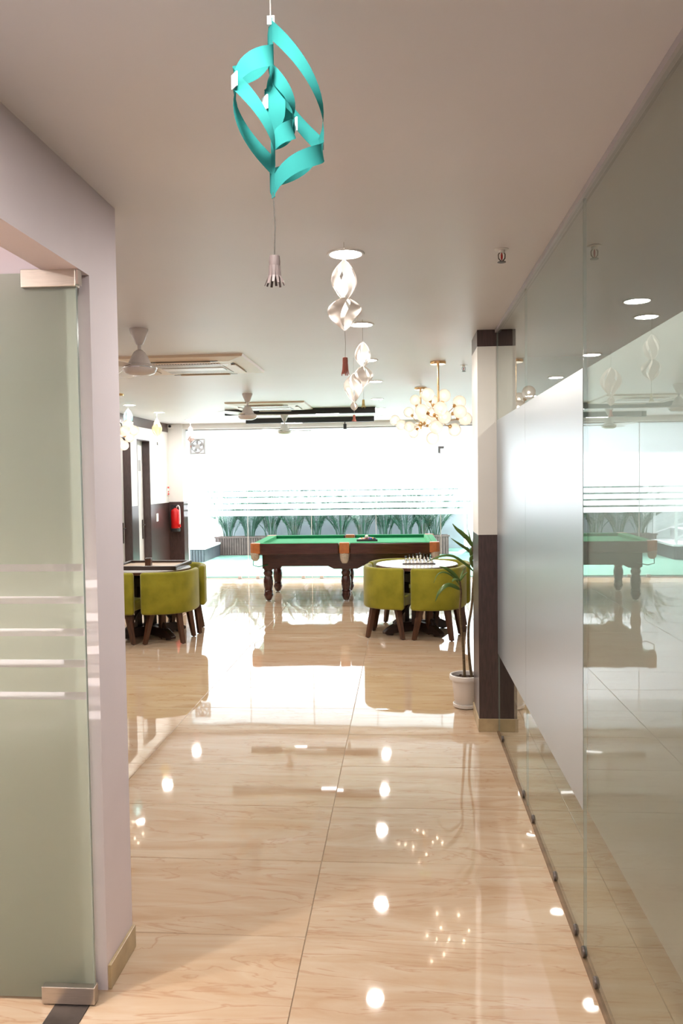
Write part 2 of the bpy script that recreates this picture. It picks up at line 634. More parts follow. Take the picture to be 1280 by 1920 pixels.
# ------------------------------------------------------------------ the setting: floor
GX = 0.62          # inner face of the glass partition
WY = 13.55         # garden window plane
mb = MB().box(-5.3, 4.4, -2.5, WY + 0.05, -0.12, -0.004)
floor = struct(mb, 'floor', 'grout', 'polished beige marble tile floor')
TX, TY = 1.2, 0.59
mb = MB()
hx, hy, bv = TX / 2 - 0.0012, TY / 2 - 0.0012, 0.0015
top = [(-hx + bv, -hy + bv, 0), (hx - bv, -hy + bv, 0), (hx - bv, hy - bv, 0), (-hx + bv, hy - bv, 0)]
mid = [(-hx, -hy, -bv), (hx, -hy, -bv), (hx, hy, -bv), (-hx, hy, -bv)]
low = [(-hx, -hy, -0.01), (hx, -hy, -0.01), (hx, hy, -0.01), (-hx, hy, -0.01)]
mb.add(top + mid + low, [(0, 1, 2, 3)] + [(4 + i, 4 + (i + 1) % 4, (i + 1) % 4, i) for i in range(4)]
       + [(8 + i, 8 + (i + 1) % 4, 4 + (i + 1) % 4, 4 + i) for i in range(4)])
tile_me = mb.mesh('tile')
tile_me.materials.append(M['marble'])
for ix in range(-4, 4):
    for iy in range(-9, 18):
        cx = -0.375 + TX * (ix + 0.5)
        cy = 2.884 + TY * (iy + 0.5)
        t = link('tile', tile_me, None, floor)
        t.location = (cx, cy, 0)
        t.rotation_euler = (random.uniform(-1, 1) * 0.0011, random.uniform(-1, 1) * 0.0006, 0)

# ceiling
mb = MB().box(-5.3, 4.4, -2.6, WY + 0.35, CEIL, CEIL + 0.15)
struct(mb, 'ceiling', 'ceiling', 'satin off-white painted ceiling')

# corridor left wall: pier, header over the door opening, near wall
mb = MB()
mb.box(-1.12, -1.0, 2.54, 2.79, 0, CEIL)
mb.box(-1.12, -1.0, 1.58, 2.54, 2.365, CEIL)
mb.box(-1.12, -1.0, -2.5, 1.58, 0, CEIL)
struct(mb, 'wall_corridor', 'pink_wall', 'pale pink corridor wall with a door opening')
mb = MB().box(-4.1, -1.12, 2.575, 2.79, 0, CEIL)
struct(mb, 'wall_partition', 'pink_wall', 'pale pink wall behind the frosted glass door')
mb = MB().box(-1.0, -0.988, 2.545, 2.792, 0, 0.083)
struct(mb, 'baseboard_corridor', 'tan_skirting', 'tan stone skirting at the foot of the pink pier', bevel=(0.002, 2))
mb = MB().box(-4.2, -4.1, -2.5, 2.79, 0, CEIL)
struct(mb, 'wall_side_room', 'pink_wall', 'pale pink far wall of the side room')
mb = MB().box(-4.2, 4.3, -2.6, -2.5, 0, CEIL)
struct(mb, 'wall_back', 'white_wall', 'off-white wall behind the camera')
mb = MB().box(4.2, 4.3, -2.5, WY + 0.1, 0, CEIL)
struct(mb, 'wall_right_room', 'white_wall', 'off-white outer wall on the right')
mb = MB().box(0.73, 4.2, 6.6, 6.72, 0, CEIL)
struct(mb, 'wall_office', 'white_wall', 'off-white rear wall of the room behind the glass partition')
mb = MB().box(1.75, 4.2, WY, WY + 0.15, 0, CEIL)
struct(mb, 'wall_far_right', 'white_wall', 'off-white wall right of the garden window')

# hall left wall with two recessed toilet doors
LX = -3.95
D = [(10.72, 11.43), (11.71, 12.31)]
mb = MB()
ys = [2.79, D[0][0], D[0][1], D[1][0], D[1][1], 13.4]
for a, b in ((0, 1), (2, 3), (4, 5)):
    mb.box(LX - 0.15, LX, ys[a], ys[b], 0, CEIL)
for a, b in D:
    mb.box(LX - 0.15, LX, a, b, 2.335, CEIL)
struct(mb, 'wall_left', 'white_wall', 'white left wall of the hall with two recessed doors')
mb = MB()
for a, b in ((0, 1), (2, 3), (4, 5)):
    mb.box(LX, LX + 0.006, ys[a], ys[b], 0, 1.335)
struct(mb, 'trim_1', 'brown_dado', 'dark brown dado panelling on the left hall wall')
mb = MB().box(LX, LX + 0.008, 2.79, 13.3, 2.52, CEIL)
struct(mb, 'trim_2', 'brown_dado', 'dark brown band along the top of the left hall wall')
for i, (a, b) in enumerate(D):
    dr = struct_empty('door_%d' % (i + 2), (LX, (a + b) / 2, 0),
                      ('white toilet door nearer the pink pier, with dark jamb' if i == 0 else 'white toilet door beside the light switch, with dark jamb'))
    h = (b - a) / 2
    part(MB().box(-0.145, -0.115, -h, h, 0, 2.33), 'leaf', 'white_plastic', dr)
    fr = MB()
    fr.box(-0.114, 0.004, h - 0.012, h, 0, 2.335)
    fr.box(-0.114, 0.004, -h, -h + 0.012, 0, 2.335)
    fr.box(-0.114, 0.004, -h, h, 2.322, 2.335)
    part(fr, 'jamb', 'brown_dado', dr)
    hd = MB().box(-0.114, -0.106, h - 0.10, h - 0.06, 0.80, 1.10)
    hd.tube([(-0.108, h - 0.08, 1.02), (-0.07, h - 0.08, 1.02), (-0.065, h - 0.20, 1.02)], 0.009, 8)
    part(hd, 'handle', 'dark_steel', dr, smooth=40)
    part(MB().box(-0.1145, -0.111, -h + 0.38, -h + 0.50, 1.86, 2.03), 'sign_plate', 'grey_plastic', dr)

# pier at the window's left end (carries the extinguisher), with dado
mb = MB().box(LX - 0.15, -3.70, 13.3, WY + 0.1, 0, CEIL)
struct(mb, 'wall_pier', 'white_wall', 'narrow white pier at the left end of the garden window')
mb = MB().box(LX + 0.006, -3.694, 13.294, WY, 0, 1.345)
struct(mb, 'trim_3', 'brown_dado', 'dark brown dado on the pier with the fire extinguisher')
mb = MB().box(-3.95, 4.2, 13.36, WY + 0.12, 2.575, CEIL)
struct(mb, 'trim_4', 'white_wall', 'white beam above the garden window')

# column at the end of the glass partition
CX0, CX1, CY0, CY1 = 0.495, 0.725, 5.33, 5.73
mb = MB().box(CX0 + 0.004, CX1 - 0.004, CY0 + 0.004, CY1 - 0.004, 0, CEIL)
col = struct(mb, 'wall_column', 'cream_laminate', 'square column, cream above and dark brown below')
part(MB().box(CX0, CX1, CY0, CY1, 0.0, 1.316), 'lower_cladding', 'brown_dado', col, bevel=(0.002, 2))
part(MB().box(CX0, CX1, CY0, CY1, 1.316, 2.552), 'upper_cladding', 'cream_laminate', col, bevel=(0.002, 2))
part(MB().box(CX0, CX1, CY0, CY1, 2.552, CEIL), 'top_band', 'brown_dado', col, bevel=(0.002, 2))
part(MB().box(CX0 - 0.006, CX1 + 0.006, CY0 - 0.006, CY1 + 0.006, 0, 0.088), 'skirting', 'tan_skirting', col, bevel=(0.002, 2))

# ------------------------------------------------------------------ glass partition on the right
gp = struct_empty('wall_right', (GX, 0, 0), 'frameless glass partition with a band of frosted film')
joints = [-2.5, -0.1, 1.4, 2.812, 4.11, 5.325]
for i in range(len(joints) - 1):
    y0, y1 = joints[i] + 0.0015, joints[i + 1] - 0.0015
    pane = part(MB().box(0, 0.012, y0, y1, 0.006, CEIL - 0.012), 'pane', 'part_glass', gp)
    matte = y0 > 2.7
    x = -0.0012 if matte else 0.0135
    part(MB().quad((x, y0, 0.528), (x, y1, 0.528), (x, y1, 2.067), (x, y0, 2.067)), 'frosted_film', 'film_matte' if matte else 'film_behind', pane)
    part(MB().box(0.0005, 0.0115, y1 - 0.0005, y1 + 0.0015, 0.006, CEIL - 0.012), 'glass_edge', 'edge_glass', pane)
part(MB().box(-0.010, 0.022, -2.5, 5.325, CEIL - 0.022, CEIL), 'head_channel', 'alu', gp)
part(MB().box(-0.009, 0.020, -2.5, 5.325, 0.0, 0.008), 'sill_strip', 'brown_sill', gp)
for y in (5.10, 4.21, 3.90, 3.335, 2.938, 2.80, 2.627, 1.9):
    c = MB().lathe([(0.0, -0.007), (0.017, -0.007), (0.019, -0.004), (0.019, 0.0), (0.0, 0.0)], 16, (0, 0, 0), 'X')
    part(c, 'clamp', 'dark_steel', gp, smooth=40, loc=(-0.0005, y, 0.028))

# ------------------------------------------------------------------ frosted glass door, open into the side room
dr = struct_empty('door_1', (-1.015, 2.47, 0), 'open frosted glass door with steel patch fittings beside the pink pier')
dr.rotation_euler = (0, 0, radians(0.5))
pane = part(MB().box(-0.92, 0.0, -0.006, 0.006, 0.012, 2.362), 'pane', 'clear_glass', dr)
part(MB().box(-0.0003, 0.0012, -0.0058, 0.0058, 0.012, 2.362), 'glass_edge', 'edge_glass', pane)
edges = [0.012, 1.0, 1.025, 1.105, 1.13, 1.206, 1.231, 1.311, 1.335, 1.415, 1.439, 2.362]
for k in range(0, len(edges), 2):
    z0, z1 = edges[k], edges[k + 1]
    part(MB().quad((-0.92, 0.0072, z0), (-0.001, 0.0072, z0), (-0.001, 0.0072, z1), (-0.92, 0.0072, z1)), 'frosted_film', 'film_door', pane)
fit = part(MB().box(-0.172, 0.004, -0.017, 0.017, 2.312, 2.368), 'top_patch', 'steel', dr, bevel=(0.002, 2))
part(MB().box(0.0, 0.012, -0.015, 0.015, 2.318, 2.364), 'hinge_cap', 'chrome', fit)
part(MB().tube([(-0.06, 0, 2.366), (-0.06, 0, 2.38)], 0.012, 10), 'pivot', 'dark_steel', fit)
fit = part(MB().box(-0.172, 0.004, -0.017, 0.017, 0.006, 0.062), 'bottom_patch', 'steel', dr, bevel=(0.002, 2))
part(MB().tube([(-0.06, 0, 0.0), (-0.06, 0, 0.01)], 0.014, 10), 'pivot', 'dark_steel', fit)
mb = MB().box(-1.145, -1.03, 2.12, 2.53, 0.0, 0.003)
tag(struct(mb, 'floor_spring_plate', 'dark_steel', bevel=(0.001, 1)), 'dark steel floor spring cover under the frosted door', 'plate')
bpy.data.objects['floor_spring_plate'].pop('kind', None)

# ------------------------------------------------------------------ garden window
win = struct_empty('window_1', (0, WY, 0), 'full width glazed garden front with frosted film and clear stripes')
wj = [-3.70, -2.655, -1.555, -0.455, 0.635, 1.75]
fz = [1.082, 1.172, 1.200, 1.281, 1.308, 1.386, 1.413, 1.492, 1.517, 2.575]
for i in range(len(wj) - 1):
    x0, x1 = wj[i] + 0.002, wj[i + 1] - 0.002
    pane = part(MB().box(x0, x1, 0, 0.010, 0.012, 2.575), 'pane', 'clear_glass', win)
    for k in range(0, len(fz), 2):
        part(MB().quad((x0, -0.002, fz[k]), (x1, -0.002, fz[k]), (x1, -0.002, fz[k + 1]), (x0, -0.002, fz[k + 1])), 'frosted_film', 'film_window', pane)
    part(MB().box(x1 - 0.002, x1 + 0.006, 0.001, 0.009, 0.012, 2.575), 'silicone_joint', 'white_plastic', pane)
    for xx in (x0 + 0.16, x1 - 0.15):
        part(MB().box(xx - 0.03, xx + 0.03, -0.018, 0.026, 0.0, 0.05), 'clamp', 'grey_plastic', win, bevel=(0.004, 2))
part(MB().box(-3.70, 1.75, -0.012, 0.02, 2.555, 2.578), 'head_channel', 'alu', win)
part(MB().box(-3.70, 1.75, -0.005, 0.015, 0.0, 0.012), 'sill_channel', 'alu', win)
lp = MB().prism([(0.600, 2.222), (0.600, 2.105), (0.637, 2.105), (0.637, 2.182), (0.698, 2.182), (0.698, 2.222)], -0.022, -0.003, 'Y')
part(lp, 'corner_patch', 'patch_grey', win)

# ------------------------------------------------------------------ outside
mb = MB().box(-12, 9, WY + 0.06, 24, -0.15, -0.012)
struct(mb, 'ground_paving', 'paving', 'pale paving under the garden')
mb = MB().box(-9, 6, WY + 0.22, 19.15, -0.012, 0.012)
struct(mb, 'lawn', 'turf', 'bright artificial turf outside the window')
mb = MB().box(-4.35, 1.45, 19.15, 19.3, 0, 1.56)
struct(mb, 'wall_garden', 'garden_grey', 'grey garden wall behind the palms')
mb = MB().box(1.45, 9, 18.1, 18.4, 0.12, 4.2)
struct(mb, 'wall_outside_right', 'outer_white', 'bright white boundary wall outside on the right')
mb = MB().box(-12, -4.35, 19.15, 19.35, 0, 4.2)
struct(mb, 'wall_outside_left', 'outer_white', 'bright white boundary wall outside behind the steps')
mb = MB().box(1.45, 9, 18.06, 18.4, 0, 0.12)
struct(mb, 'trim_5', 'garden_grey', 'grey plinth of the white boundary wall')

pl = thing('planter_box', (-1.6, 17.78, 0.012), 'long slatted timber planter box along the grey garden wall', 'planter')
part(MB().box(-2.6, 2.6, -0.10, 0.42, 0, 0.39), 'box_body', 'slat_wood', pl)
sl = MB()
x = -2.6
while x < 2.58:
    sl.box(x, x + 0.040, -0.125, -0.10, 0.01, 0.385)
    x += 0.054
s = part(sl, 'slat_cladding', 'slat_wood', pl)
s['kind'] = 'stuff'
part(MB().box(-2.62, 2.62, -0.14, -0.06, 0.385, 0.42), 'coping', 'slat_wood', pl)
part(MB().box(-2.6, 2.6, -0.06, 0.42, 0.39, 0.40), 'soil', 'soil', pl)


def frond_mesh(seed, length, arch, width):
    r = random.Random(seed)
    mb = MB()
    pts = []
    n = 10
    for i in range(n):
        t = i / (n - 1)
        pts.append((arch * t ** 1.7 * length, 0, length * (t - 0.42 * arch * t ** 2.4)))
    mb.tube(pts, [0.009 * (1 - 0.75 * i / (n - 1)) for i in range(n)], 5)
    for k in range(28):
        t = 0.16 + 0.83 * k / 27
        i = min(t * (n - 1), n - 1.001)
        a = Vector(pts[int(i)])
        b = Vector(pts[int(i) + 1])
        p = a.lerp(b, i - int(i))
        tg = (b - a).normalized()
        ln = width * (0.5 + 0.75 * sin(pi * min(1, (t - 0.1)))) * r.uniform(0.8, 1.15)
        for sgn in (-1, 1):
            d = (Vector((0, sgn, 0)) * r.uniform(0.7, 1.0) + tg * r.uniform(0.6, 1.0)).normalized()
            q1 = p + d * ln * 0.55
            q2 = p + d * ln + Vector((0, 0, -0.35 * ln))
            mb.ribbon([p, q1, q2], [0.006, 0.012, 0.002], ref=(0.3, 0, 1), fold=0.2)
    return mb.mesh('frond')


fronds = [frond_mesh(1, 1.30, 0.42, 0.25), frond_mesh(2, 1.50, 0.26, 0.25), frond_mesh(3, 1.05, 0.70, 0.24), frond_mesh(4, 1.25, 0.55, 0.25), frond_mesh(5, 0.85, 0.35, 0.22)]
for f in fronds:
    f.materials.append(M['palm'])
ORD = ['first', 'second', 'third', 'fourth', 'fifth', 'sixth', 'seventh', 'eighth', 'ninth', 'tenth', 'eleventh', 'twelfth']
px = [-3.95, -3.45, -2.98, -2.45, -1.95, -1.40, -0.92, -0.40, 0.06, 0.45, 0.72]
for i, x in enumerate(px):
    p = thing('areca_palm', (x, 17.93, 0.40), ORD[i] + ' areca palm from the left in the slatted planter', 'palm', 'palms in the garden planter')
    nf = 17
    for k in range(nf):
        f = link('frond', fronds[random.randrange(5)], None, p)
        a = 2 * pi * k / nf + random.uniform(-0.35, 0.35)
        f.rotation_euler = (random.uniform(-0.08, 0.08), random.uniform(-0.04, 0.14), a)
        r0 = random.uniform(0.02, 0.13)
        f.location = (r0 * cos(a), 0.5 * r0 * sin(a), -0.02)
        sc = random.uniform(0.8, 1.3)
        f.scale = (sc, sc, sc)

# garden steps with glass rail
st = thing('garden_steps', (-4.6, 17.0, 0.012), 'pale slat-sided garden steps with a glass railing by the planter', 'steps')
for j, (x0, x1, y0, y1, z1) in enumerate(((0.08, 0.50, -0.75, 0.75, 0.30), (-0.70, 0.08, -0.75, 0.75, 0.55), (-2.2, -0.70, -0.75, 0.75, 0.82))):
    step = part(MB().box(x0, x1, y0, y1, 0, z1 - 0.04), 'riser_block', 'slat_grey' if j == 0 else 'outer_white', st)  # upper blocks coloured white so they blow out, standing in for overexposure
    part(MB().box(x0 - 0.02, x1 + 0.02, y0 - 0.03, y1, z1 - 0.04, z1), 'tread', 'outer_white', step)
    sl = MB()
    xx = x0
    while xx < x1 - 0.03:
        sl.box(xx, xx + 0.045, y0 - 0.02, y0, 0.0, z1 - 0.05)
        xx += 0.06
    s = part(sl, 'slat_cladding', 'slat_grey' if j == 0 else 'outer_white', step)
    s['kind'] = 'stuff'
for (xx, yy, zz) in ((0.44, -0.70, 0.30), (0.44, 0.70, 0.30), (-1.2, -0.70, 0.82), (-1.2, 0.70, 0.82)):
    part(MB().box(xx - 0.025, xx + 0.025, yy - 0.025, yy + 0.025, zz, zz + 0.95), 'rail_post', 'outer_white', st)
for yy in (-0.70, 0.70):
    part(MB().tube([(0.44, yy, 0.42), (-1.2, yy, 0.98)], 0.022, 6), 'rail', 'outer_white', st)
    part(MB().prism([(0.42, 0.44), (0.42, 1.2), (-1.18, 1.75), (-1.18, 1.0)], yy - 0.004, yy + 0.004, 'Y'), 'glass_panel', 'clear_glass', st)

# ------------------------------------------------------------------ pool table
PTX, PTY = -0.80, 11.48
PT = thing('pool_table', (PTX, PTY, 0), 'green-clothed mahogany pool table in front of the garden window', 'pool table', rz=radians(0.8))
HL, HW = 1.265, 0.80       # outer half length / width
TOP = 0.838
part(MB().box(-HL + 0.12, HL - 0.12, -HW + 0.12, HW - 0.12, 0.755, 0.795), 'playing_cloth', 'cloth', PT)
for s in (-1, 1):
    for a, b in ((-HL + 0.10, -0.075), (0.075, HL - 0.10)):
        y0, y1 = sorted((s * (HW - 0.09), s * HW))
        part(MB().box(a, b, y0, y1, 0.685, TOP - 0.004), 'rail', 'mahogany', PT, bevel=(0.012, 3))
        y0, y1 = sorted((s * (HW - 0.14), s * (HW - 0.088)))
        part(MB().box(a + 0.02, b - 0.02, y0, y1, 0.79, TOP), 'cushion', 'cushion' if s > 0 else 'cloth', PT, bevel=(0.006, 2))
        y0, y1 = sorted((s * (HW - 0.09), s * (HW - 0.002)))
        part(MB().box(a + 0.005, b - 0.005, y0 + 0.01, y1 - 0.012, TOP - 0.005, TOP - 0.001), 'rail_cloth', 'cloth', PT)
for s in (-1, 1):
    x0, x1 = sorted((s * (HL - 0.09), s * HL))
    part(MB().box(x0, x1, -HW + 0.10, HW - 0.10, 0.685, TOP - 0.004), 'rail', 'mahogany', PT, bevel=(0.012, 3))
    x0, x1 = sorted((s * (HL - 0.09), s * (HL - 0.012)))
    part(MB().box(x0 + 0.004, x1, -HW + 0.11, HW - 0.11, TOP - 0.005, TOP - 0.001), 'rail_cloth', 'cloth', PT)
    x0, x1 = sorted((s * (HL - 0.14), s * (HL - 0.088)))
    part(MB().box(x0, x1, -HW + 0.12, HW - 0.12, 0.79, TOP), 'cushion', 'cloth', PT, bevel=(0.006, 2))
# pockets: leather covers + liners
for sx in (-1, 0, 1):
    for sy in (-1, 1):
        if sx:
            c = [(sx * (HL + 0.012), sy * (HW - 0.115)), (sx * (HL + 0.012), sy * (HW - 0.03)), (sx * (HL - 0.03), sy * (HW + 0.012)),
                 (sx * (HL - 0.125), sy * (HW + 0.012)), (sx * (HL - 0.125), sy * (HW - 0.075)), (sx * (HL - 0.09), sy * (HW - 0.115))]
            if sx * sy < 0:
                c = c[::-1]
            pc = part(MB().prism(c, 0.70, TOP + 0.004), 'pocket_cover', 'leather', PT, bevel=(0.012, 3))
            part(MB().lathe([(0.028, 0.60), (0.055, 0.63), (0.066, 0.71)], 12, (sx * (HL - 0.05), sy * (HW - 0.05), 0)), 'pocket_liner', 'net', pc, smooth=40)
            part(MB().tube([(sx * (HL - 0.03), sy * (HW - 0.03), 0.62), (sx * (HL - 0.02), sy * (HW - 0.05), 0.54), (sx * (HL - 0.08), sy * (HW - 0.12), 0.51),
                            (sx * (HL - 0.2), sy * (HW - 0.2), 0.53)], 0.006, 6), 'ball_runner', 'cushion', pc)
        else:
            y0, y1 = sorted((sy * (HW - 0.085), sy * (HW + 0.012)))
            pc = part(MB().box(-0.068, 0.068, y0, y1, 0.695, TOP + 0.004), 'pocket_cover', 'leather', PT, bevel=(0.012, 3))
            part(MB().lathe([(0.035, 0.56), (0.058, 0.60), (0.072, 0.70)], 12, (0, sy * (HW - 0.062), 0)), 'pocket_liner', 'net', pc, smooth=40)
# body / aprons with notched lower edge
def apron(x0, x1):
    return [(x0, 0.46), (x0 + 0.16, 0.46), (x0 + 0.24, 0.50), (x1 - 0.24, 0.50), (x1 - 0.16, 0.46), (x1, 0.46), (x1, 0.70), (x0, 0.70)]


for s in (-1, 1):
    for a, b in ((-1.13, 0.0), (0.0, 1.13)):
        y0, y1 = sorted((s * (HW - 0.28), s * (HW - 0.25)))
        part(MB().prism(apron(a, b), y0, y1, 'Y'), 'apron', 'mahogany', PT)
    x0, x1 = sorted((s * 1.10, s * 1.13))
    part(MB().box(x0, x1, -HW + 0.27, HW - 0.27, 0.46, 0.70), 'end_apron', 'mahogany', PT)
part(MB().box(-HL + 0.10, HL - 0.10, -HW + 0.10, HW - 0.10, 0.68, 0.758), 'slate_bed', 'mahogany', PT)
legp = [(0.034, 0.02), (0.052, 0.05), (0.066, 0.085), (0.068, 0.10), (0.058, 0.125), (0.060, 0.14), (0.068, 0.145), (0.058, 0.155),
        (0.054, 0.17), (0.068, 0.24), (0.070, 0.29), (0.060, 0.345), (0.052, 0.36), (0.066, 0.385), (0.068, 0.41), (0.056, 0.43), (0.062, 0.45), (0.062, 0.47)]
for lx in (-1.085, 0.0, 1.085):
    for s in (-1, 1):
        yy = s * (HW - 0.34)
        lg = part(MB().lathe(legp, 18, (lx, yy, 0)), 'leg', 'mahogany', PT, smooth=50)
        part(MB().box(lx - 0.07, lx + 0.07, yy - 0.07, yy + 0.07, 0.465, 0.70), 'leg_block', 'mahogany', lg, bevel=(0.004, 2))
        part(MB().lathe([(0.038, 0.0), (0.038, 0.012), (0.012, 0.014), (0.012, 0.03)], 14, (lx, yy, 0)), 'glide', 'steel', lg)

# rack and balls on the cloth
RX, RY, RZ = -0.515, 11.50, 0.795
br = 0.0255
rk = MB()
rr = [(-0.150, -0.045), (0.150, -0.045), (0.0, 0.225)]
tri_o = [(RX + a * 1.0, RY + b) for a, b in rr]
tri_i = [(RX + a * 0.86, RY + 0.012 + (b) * 0.88) for a, b in rr]
n = 3
vs = [(p[0], p[1], RZ) for p in tri_o] + [(p[0], p[1], RZ) for p in tri_i] + [(p[0], p[1], RZ + 0.03) for p in tri_o] + [(p[0], p[1], RZ + 0.03) for p in tri_i]
fs = []
for i in range(3):
    j = (i + 1) % 3
    fs += [(i, j, 6 + j, 6 + i), (3 + j, 3 + i, 9 + i, 9 + j), (6 + i, 6 + j, 9 + j, 9 + i), (i, 3 + i, 3 + j, j)]
tag(link('ball_rack', MB().add(vs, fs).mesh('ball_rack'), 'dark_plastic', None), 'black triangular rack round the balls on the pool table', 'rack')
bc = [('white', (0.8, 0.78, 0.72)), ('pale pink', (0.75, 0.45, 0.42)), ('maroon', (0.16, 0.02, 0.03)), ('blue', (0.03, 0.05, 0.3)), ('black', (0.015, 0.015, 0.015)),
      ('yellow', (0.75, 0.45, 0.03)), ('red', (0.5, 0.02, 0.02)), ('purple', (0.10, 0.02, 0.18)), ('orange', (0.7, 0.2, 0.02)), ('green', (0.01, 0.17, 0.06)),
      ('brown', (0.2, 0.08, 0.03)), ('grey', (0.4, 0.4, 0.42)), ('navy', (0.02, 0.02, 0.12)), ('crimson', (0.4, 0.01, 0.05)), ('cream', (0.78, 0.68, 0.48))]
ball_me = MB().sphere((0, 0, 0), br, 16, 10)
bi = 0
names = ['left end of the', 'second in the', 'middle of the', 'fourth in the', 'right end of the']
for row in range(5):
    for k in range(5 - row):
        cn, cc = bc[bi]
        o = link('billiard_ball', ball_me.mesh('billiard_ball'), pbr('ball ' + cn, cc, 0.1, noise=0.02), None, smooth=60)
        o.location = (RX + (k - (4 - row) / 2) * 2.03 * br, RY - 0.004 + row * 1.76 * br, RZ + br)
        tag(o, '%s billiard ball in the rack, row %s from the front' % (cn, ORD[row]), 'ball', 'balls racked on the pool table')
        bi += 1
o = link('billiard_ball', ball_me.mesh('billiard_ball'), 'ivory', None, smooth=60)
o.location = (RX - 0.01, RY + 0.02, RZ + br * 2.62)
tag(o, 'ivory cue ball resting on top of the racked balls', 'ball', 'balls racked on the pool table')

# ------------------------------------------------------------------ tub chairs and tables
RC = 0.42   # arc centre lies this far in front of the chair's origin


LEGS = ((0.555, 0, 0.635, 0), (0.465, 29, 0.49, 38), (0.465, -29, 0.49, -38), (0.25, 0, 0.22, 0))


def chair_parts():
    ha = radians(41)
    ro, ri, z0, z1 = 0.585, 0.520, 0.318, 0.757
    n = 22
    # rounded-rectangle section (radial r, height z) swept over the arc
    sec = []
    rad = 0.026
    for cr, cz, a0 in ((ro - rad, z0 + rad, -90), (ro - rad, z1 - rad, 0), (ri + rad, z1 - rad, 90), (ri + rad, z0 + rad, 180)):
        for q in range(4):
            a = radians(a0 + q * 30)
            sec.append((cr + rad * cos(a), cz + rad * sin(a)))
    m = len(sec)
    cz_, cr_ = (z0 + z1) / 2, (ro + ri) / 2
    vs, fs = [], []
    th = []
    # end rounding: shrink the section towards the ends
    ends = [(0.0, 0.055), (0.012, 0.025), (0.03, 0.006), (0.045, 0.0)]
    for d, sh in ends:
        th.append((-ha + d, sh))
    for i in range(1, n):
        th.append((-ha + 0.045 + (2 * ha - 0.09) * i / n, 0.0))
    for d, sh in reversed(ends):
        th.append((ha - d, sh))
    def sq(a):
        u, v = abs(cos(a + pi / 4)), abs(sin(a + pi / 4))
        return 1.0 / (u ** 3.2 + v ** 3.2) ** (1 / 3.2)
    for a, sh in th:
        for r, z in sec:
            rr_ = (cr_ + (r - cr_) * (1 - sh * 9)) - 0.03 + 0.555 * (sq(a) - 1)
            zz_ = cz_ + (z - cz_) * (1 - sh * 1.6)
            vs.append((rr_ * cos(a) - RC, rr_ * sin(a), zz_))
    T = len(th)
    for i in range(T - 1):
        for k in range(m):
            a, b = i * m + k, i * m + (k + 1) % m
            fs.append((a, b, b + m, a + m))
    fs.append(tuple(range(m - 1, -1, -1)))
    fs.append(tuple(range((T - 1) * m, T * m)))
    back = MB().add(vs, fs).mesh('backrest')
    # seat: sector cushion
    outl = []
    hs = radians(39)
    for i in range(13):
        a = -hs + 2 * hs * i / 12
        rs = 0.505 + 0.50 * (sq(a) - 1)
        outl.append((rs * cos(a) - RC, rs * sin(a)))
    for i in range(7):
        a = hs - 2 * hs * i / 6
        outl.append((0.19 * cos(a) - RC, 0.19 * sin(a) * 1.25))
    seat = MB().prism(outl, 0.345, 0.455).mesh('seat')
    legs = []
    for (r0, a0, r1, a1) in LEGS:
        p0 = (r0 * cos(radians(a0)) - RC, r0 * sin(radians(a0)), 0.345)
        p1 = (r1 * cos(radians(a1)) - RC, r1 * sin(radians(a1)), 0.006)
        legs.append(MB().frustum(p0, 0.030, p1, 0.020).mesh('leg'))
    glides = [MB().lathe([(0.012, 0.0), (0.012, 0.008)], 8, (r1 * cos(radians(a1)) - RC, r1 * sin(radians(a1)), 0)).mesh('glide')
              for (r0, a0, r1, a1) in LEGS]
    return back, seat, legs, glides


_back, _seat, _legs, _glides = chair_parts()


def build_chair():
    t = thing('tub_chair', (0, 0, 0), 'chair', 'chair')
    link('backrest', _back, 'velvet', t, smooth=50)
    link('seat', _seat, 'velvet', t, bevel=(0.02, 3), smooth=50)
    for l, g in zip(_legs, _glides):
        lo = link('leg', l, 'leg_wood', t, bevel=(0.003, 2))
        link('glide', g, 'dark_plastic', lo)
    return t


chair0 = build_chair()
used = [False]


def place_chair(cx, cy, ang, extra, label, group):
    t = chair0 if not used[0] else copy_tree(chair0)
    used[0] = True
    a = radians(ang)
    t.location = (cx + (RC + extra) * cos(a), cy + (RC + extra) * sin(a), 0)
    t.rotation_euler = (0, 0, a)
    tag(t, label, 'chair', group)


TR = (0.147, 8.83)
TL = (-2.78, 8.56)
for c, rot, nm, ex in ((TR, -12, 'chess table', (0, 0, 0.02, 0.03)), (TL, 4, 'carrom table', (0, 0, 0.05, 0.03))):
    g = 'olive tub chairs round the ' + nm
    place_chair(*c, 225 + rot, ex[0], 'olive velvet tub chair at the near left of the ' + nm, g)
    place_chair(*c, 315 + rot, ex[1], 'olive velvet tub chair at the near right of the ' + nm, g)
    place_chair(*c, 45 + rot, ex[2], 'olive velvet tub chair at the far right of the ' + nm, g)
    place_chair(*c, 135 + rot, ex[3], 'olive velvet tub chair at the far left of the ' + nm, g)


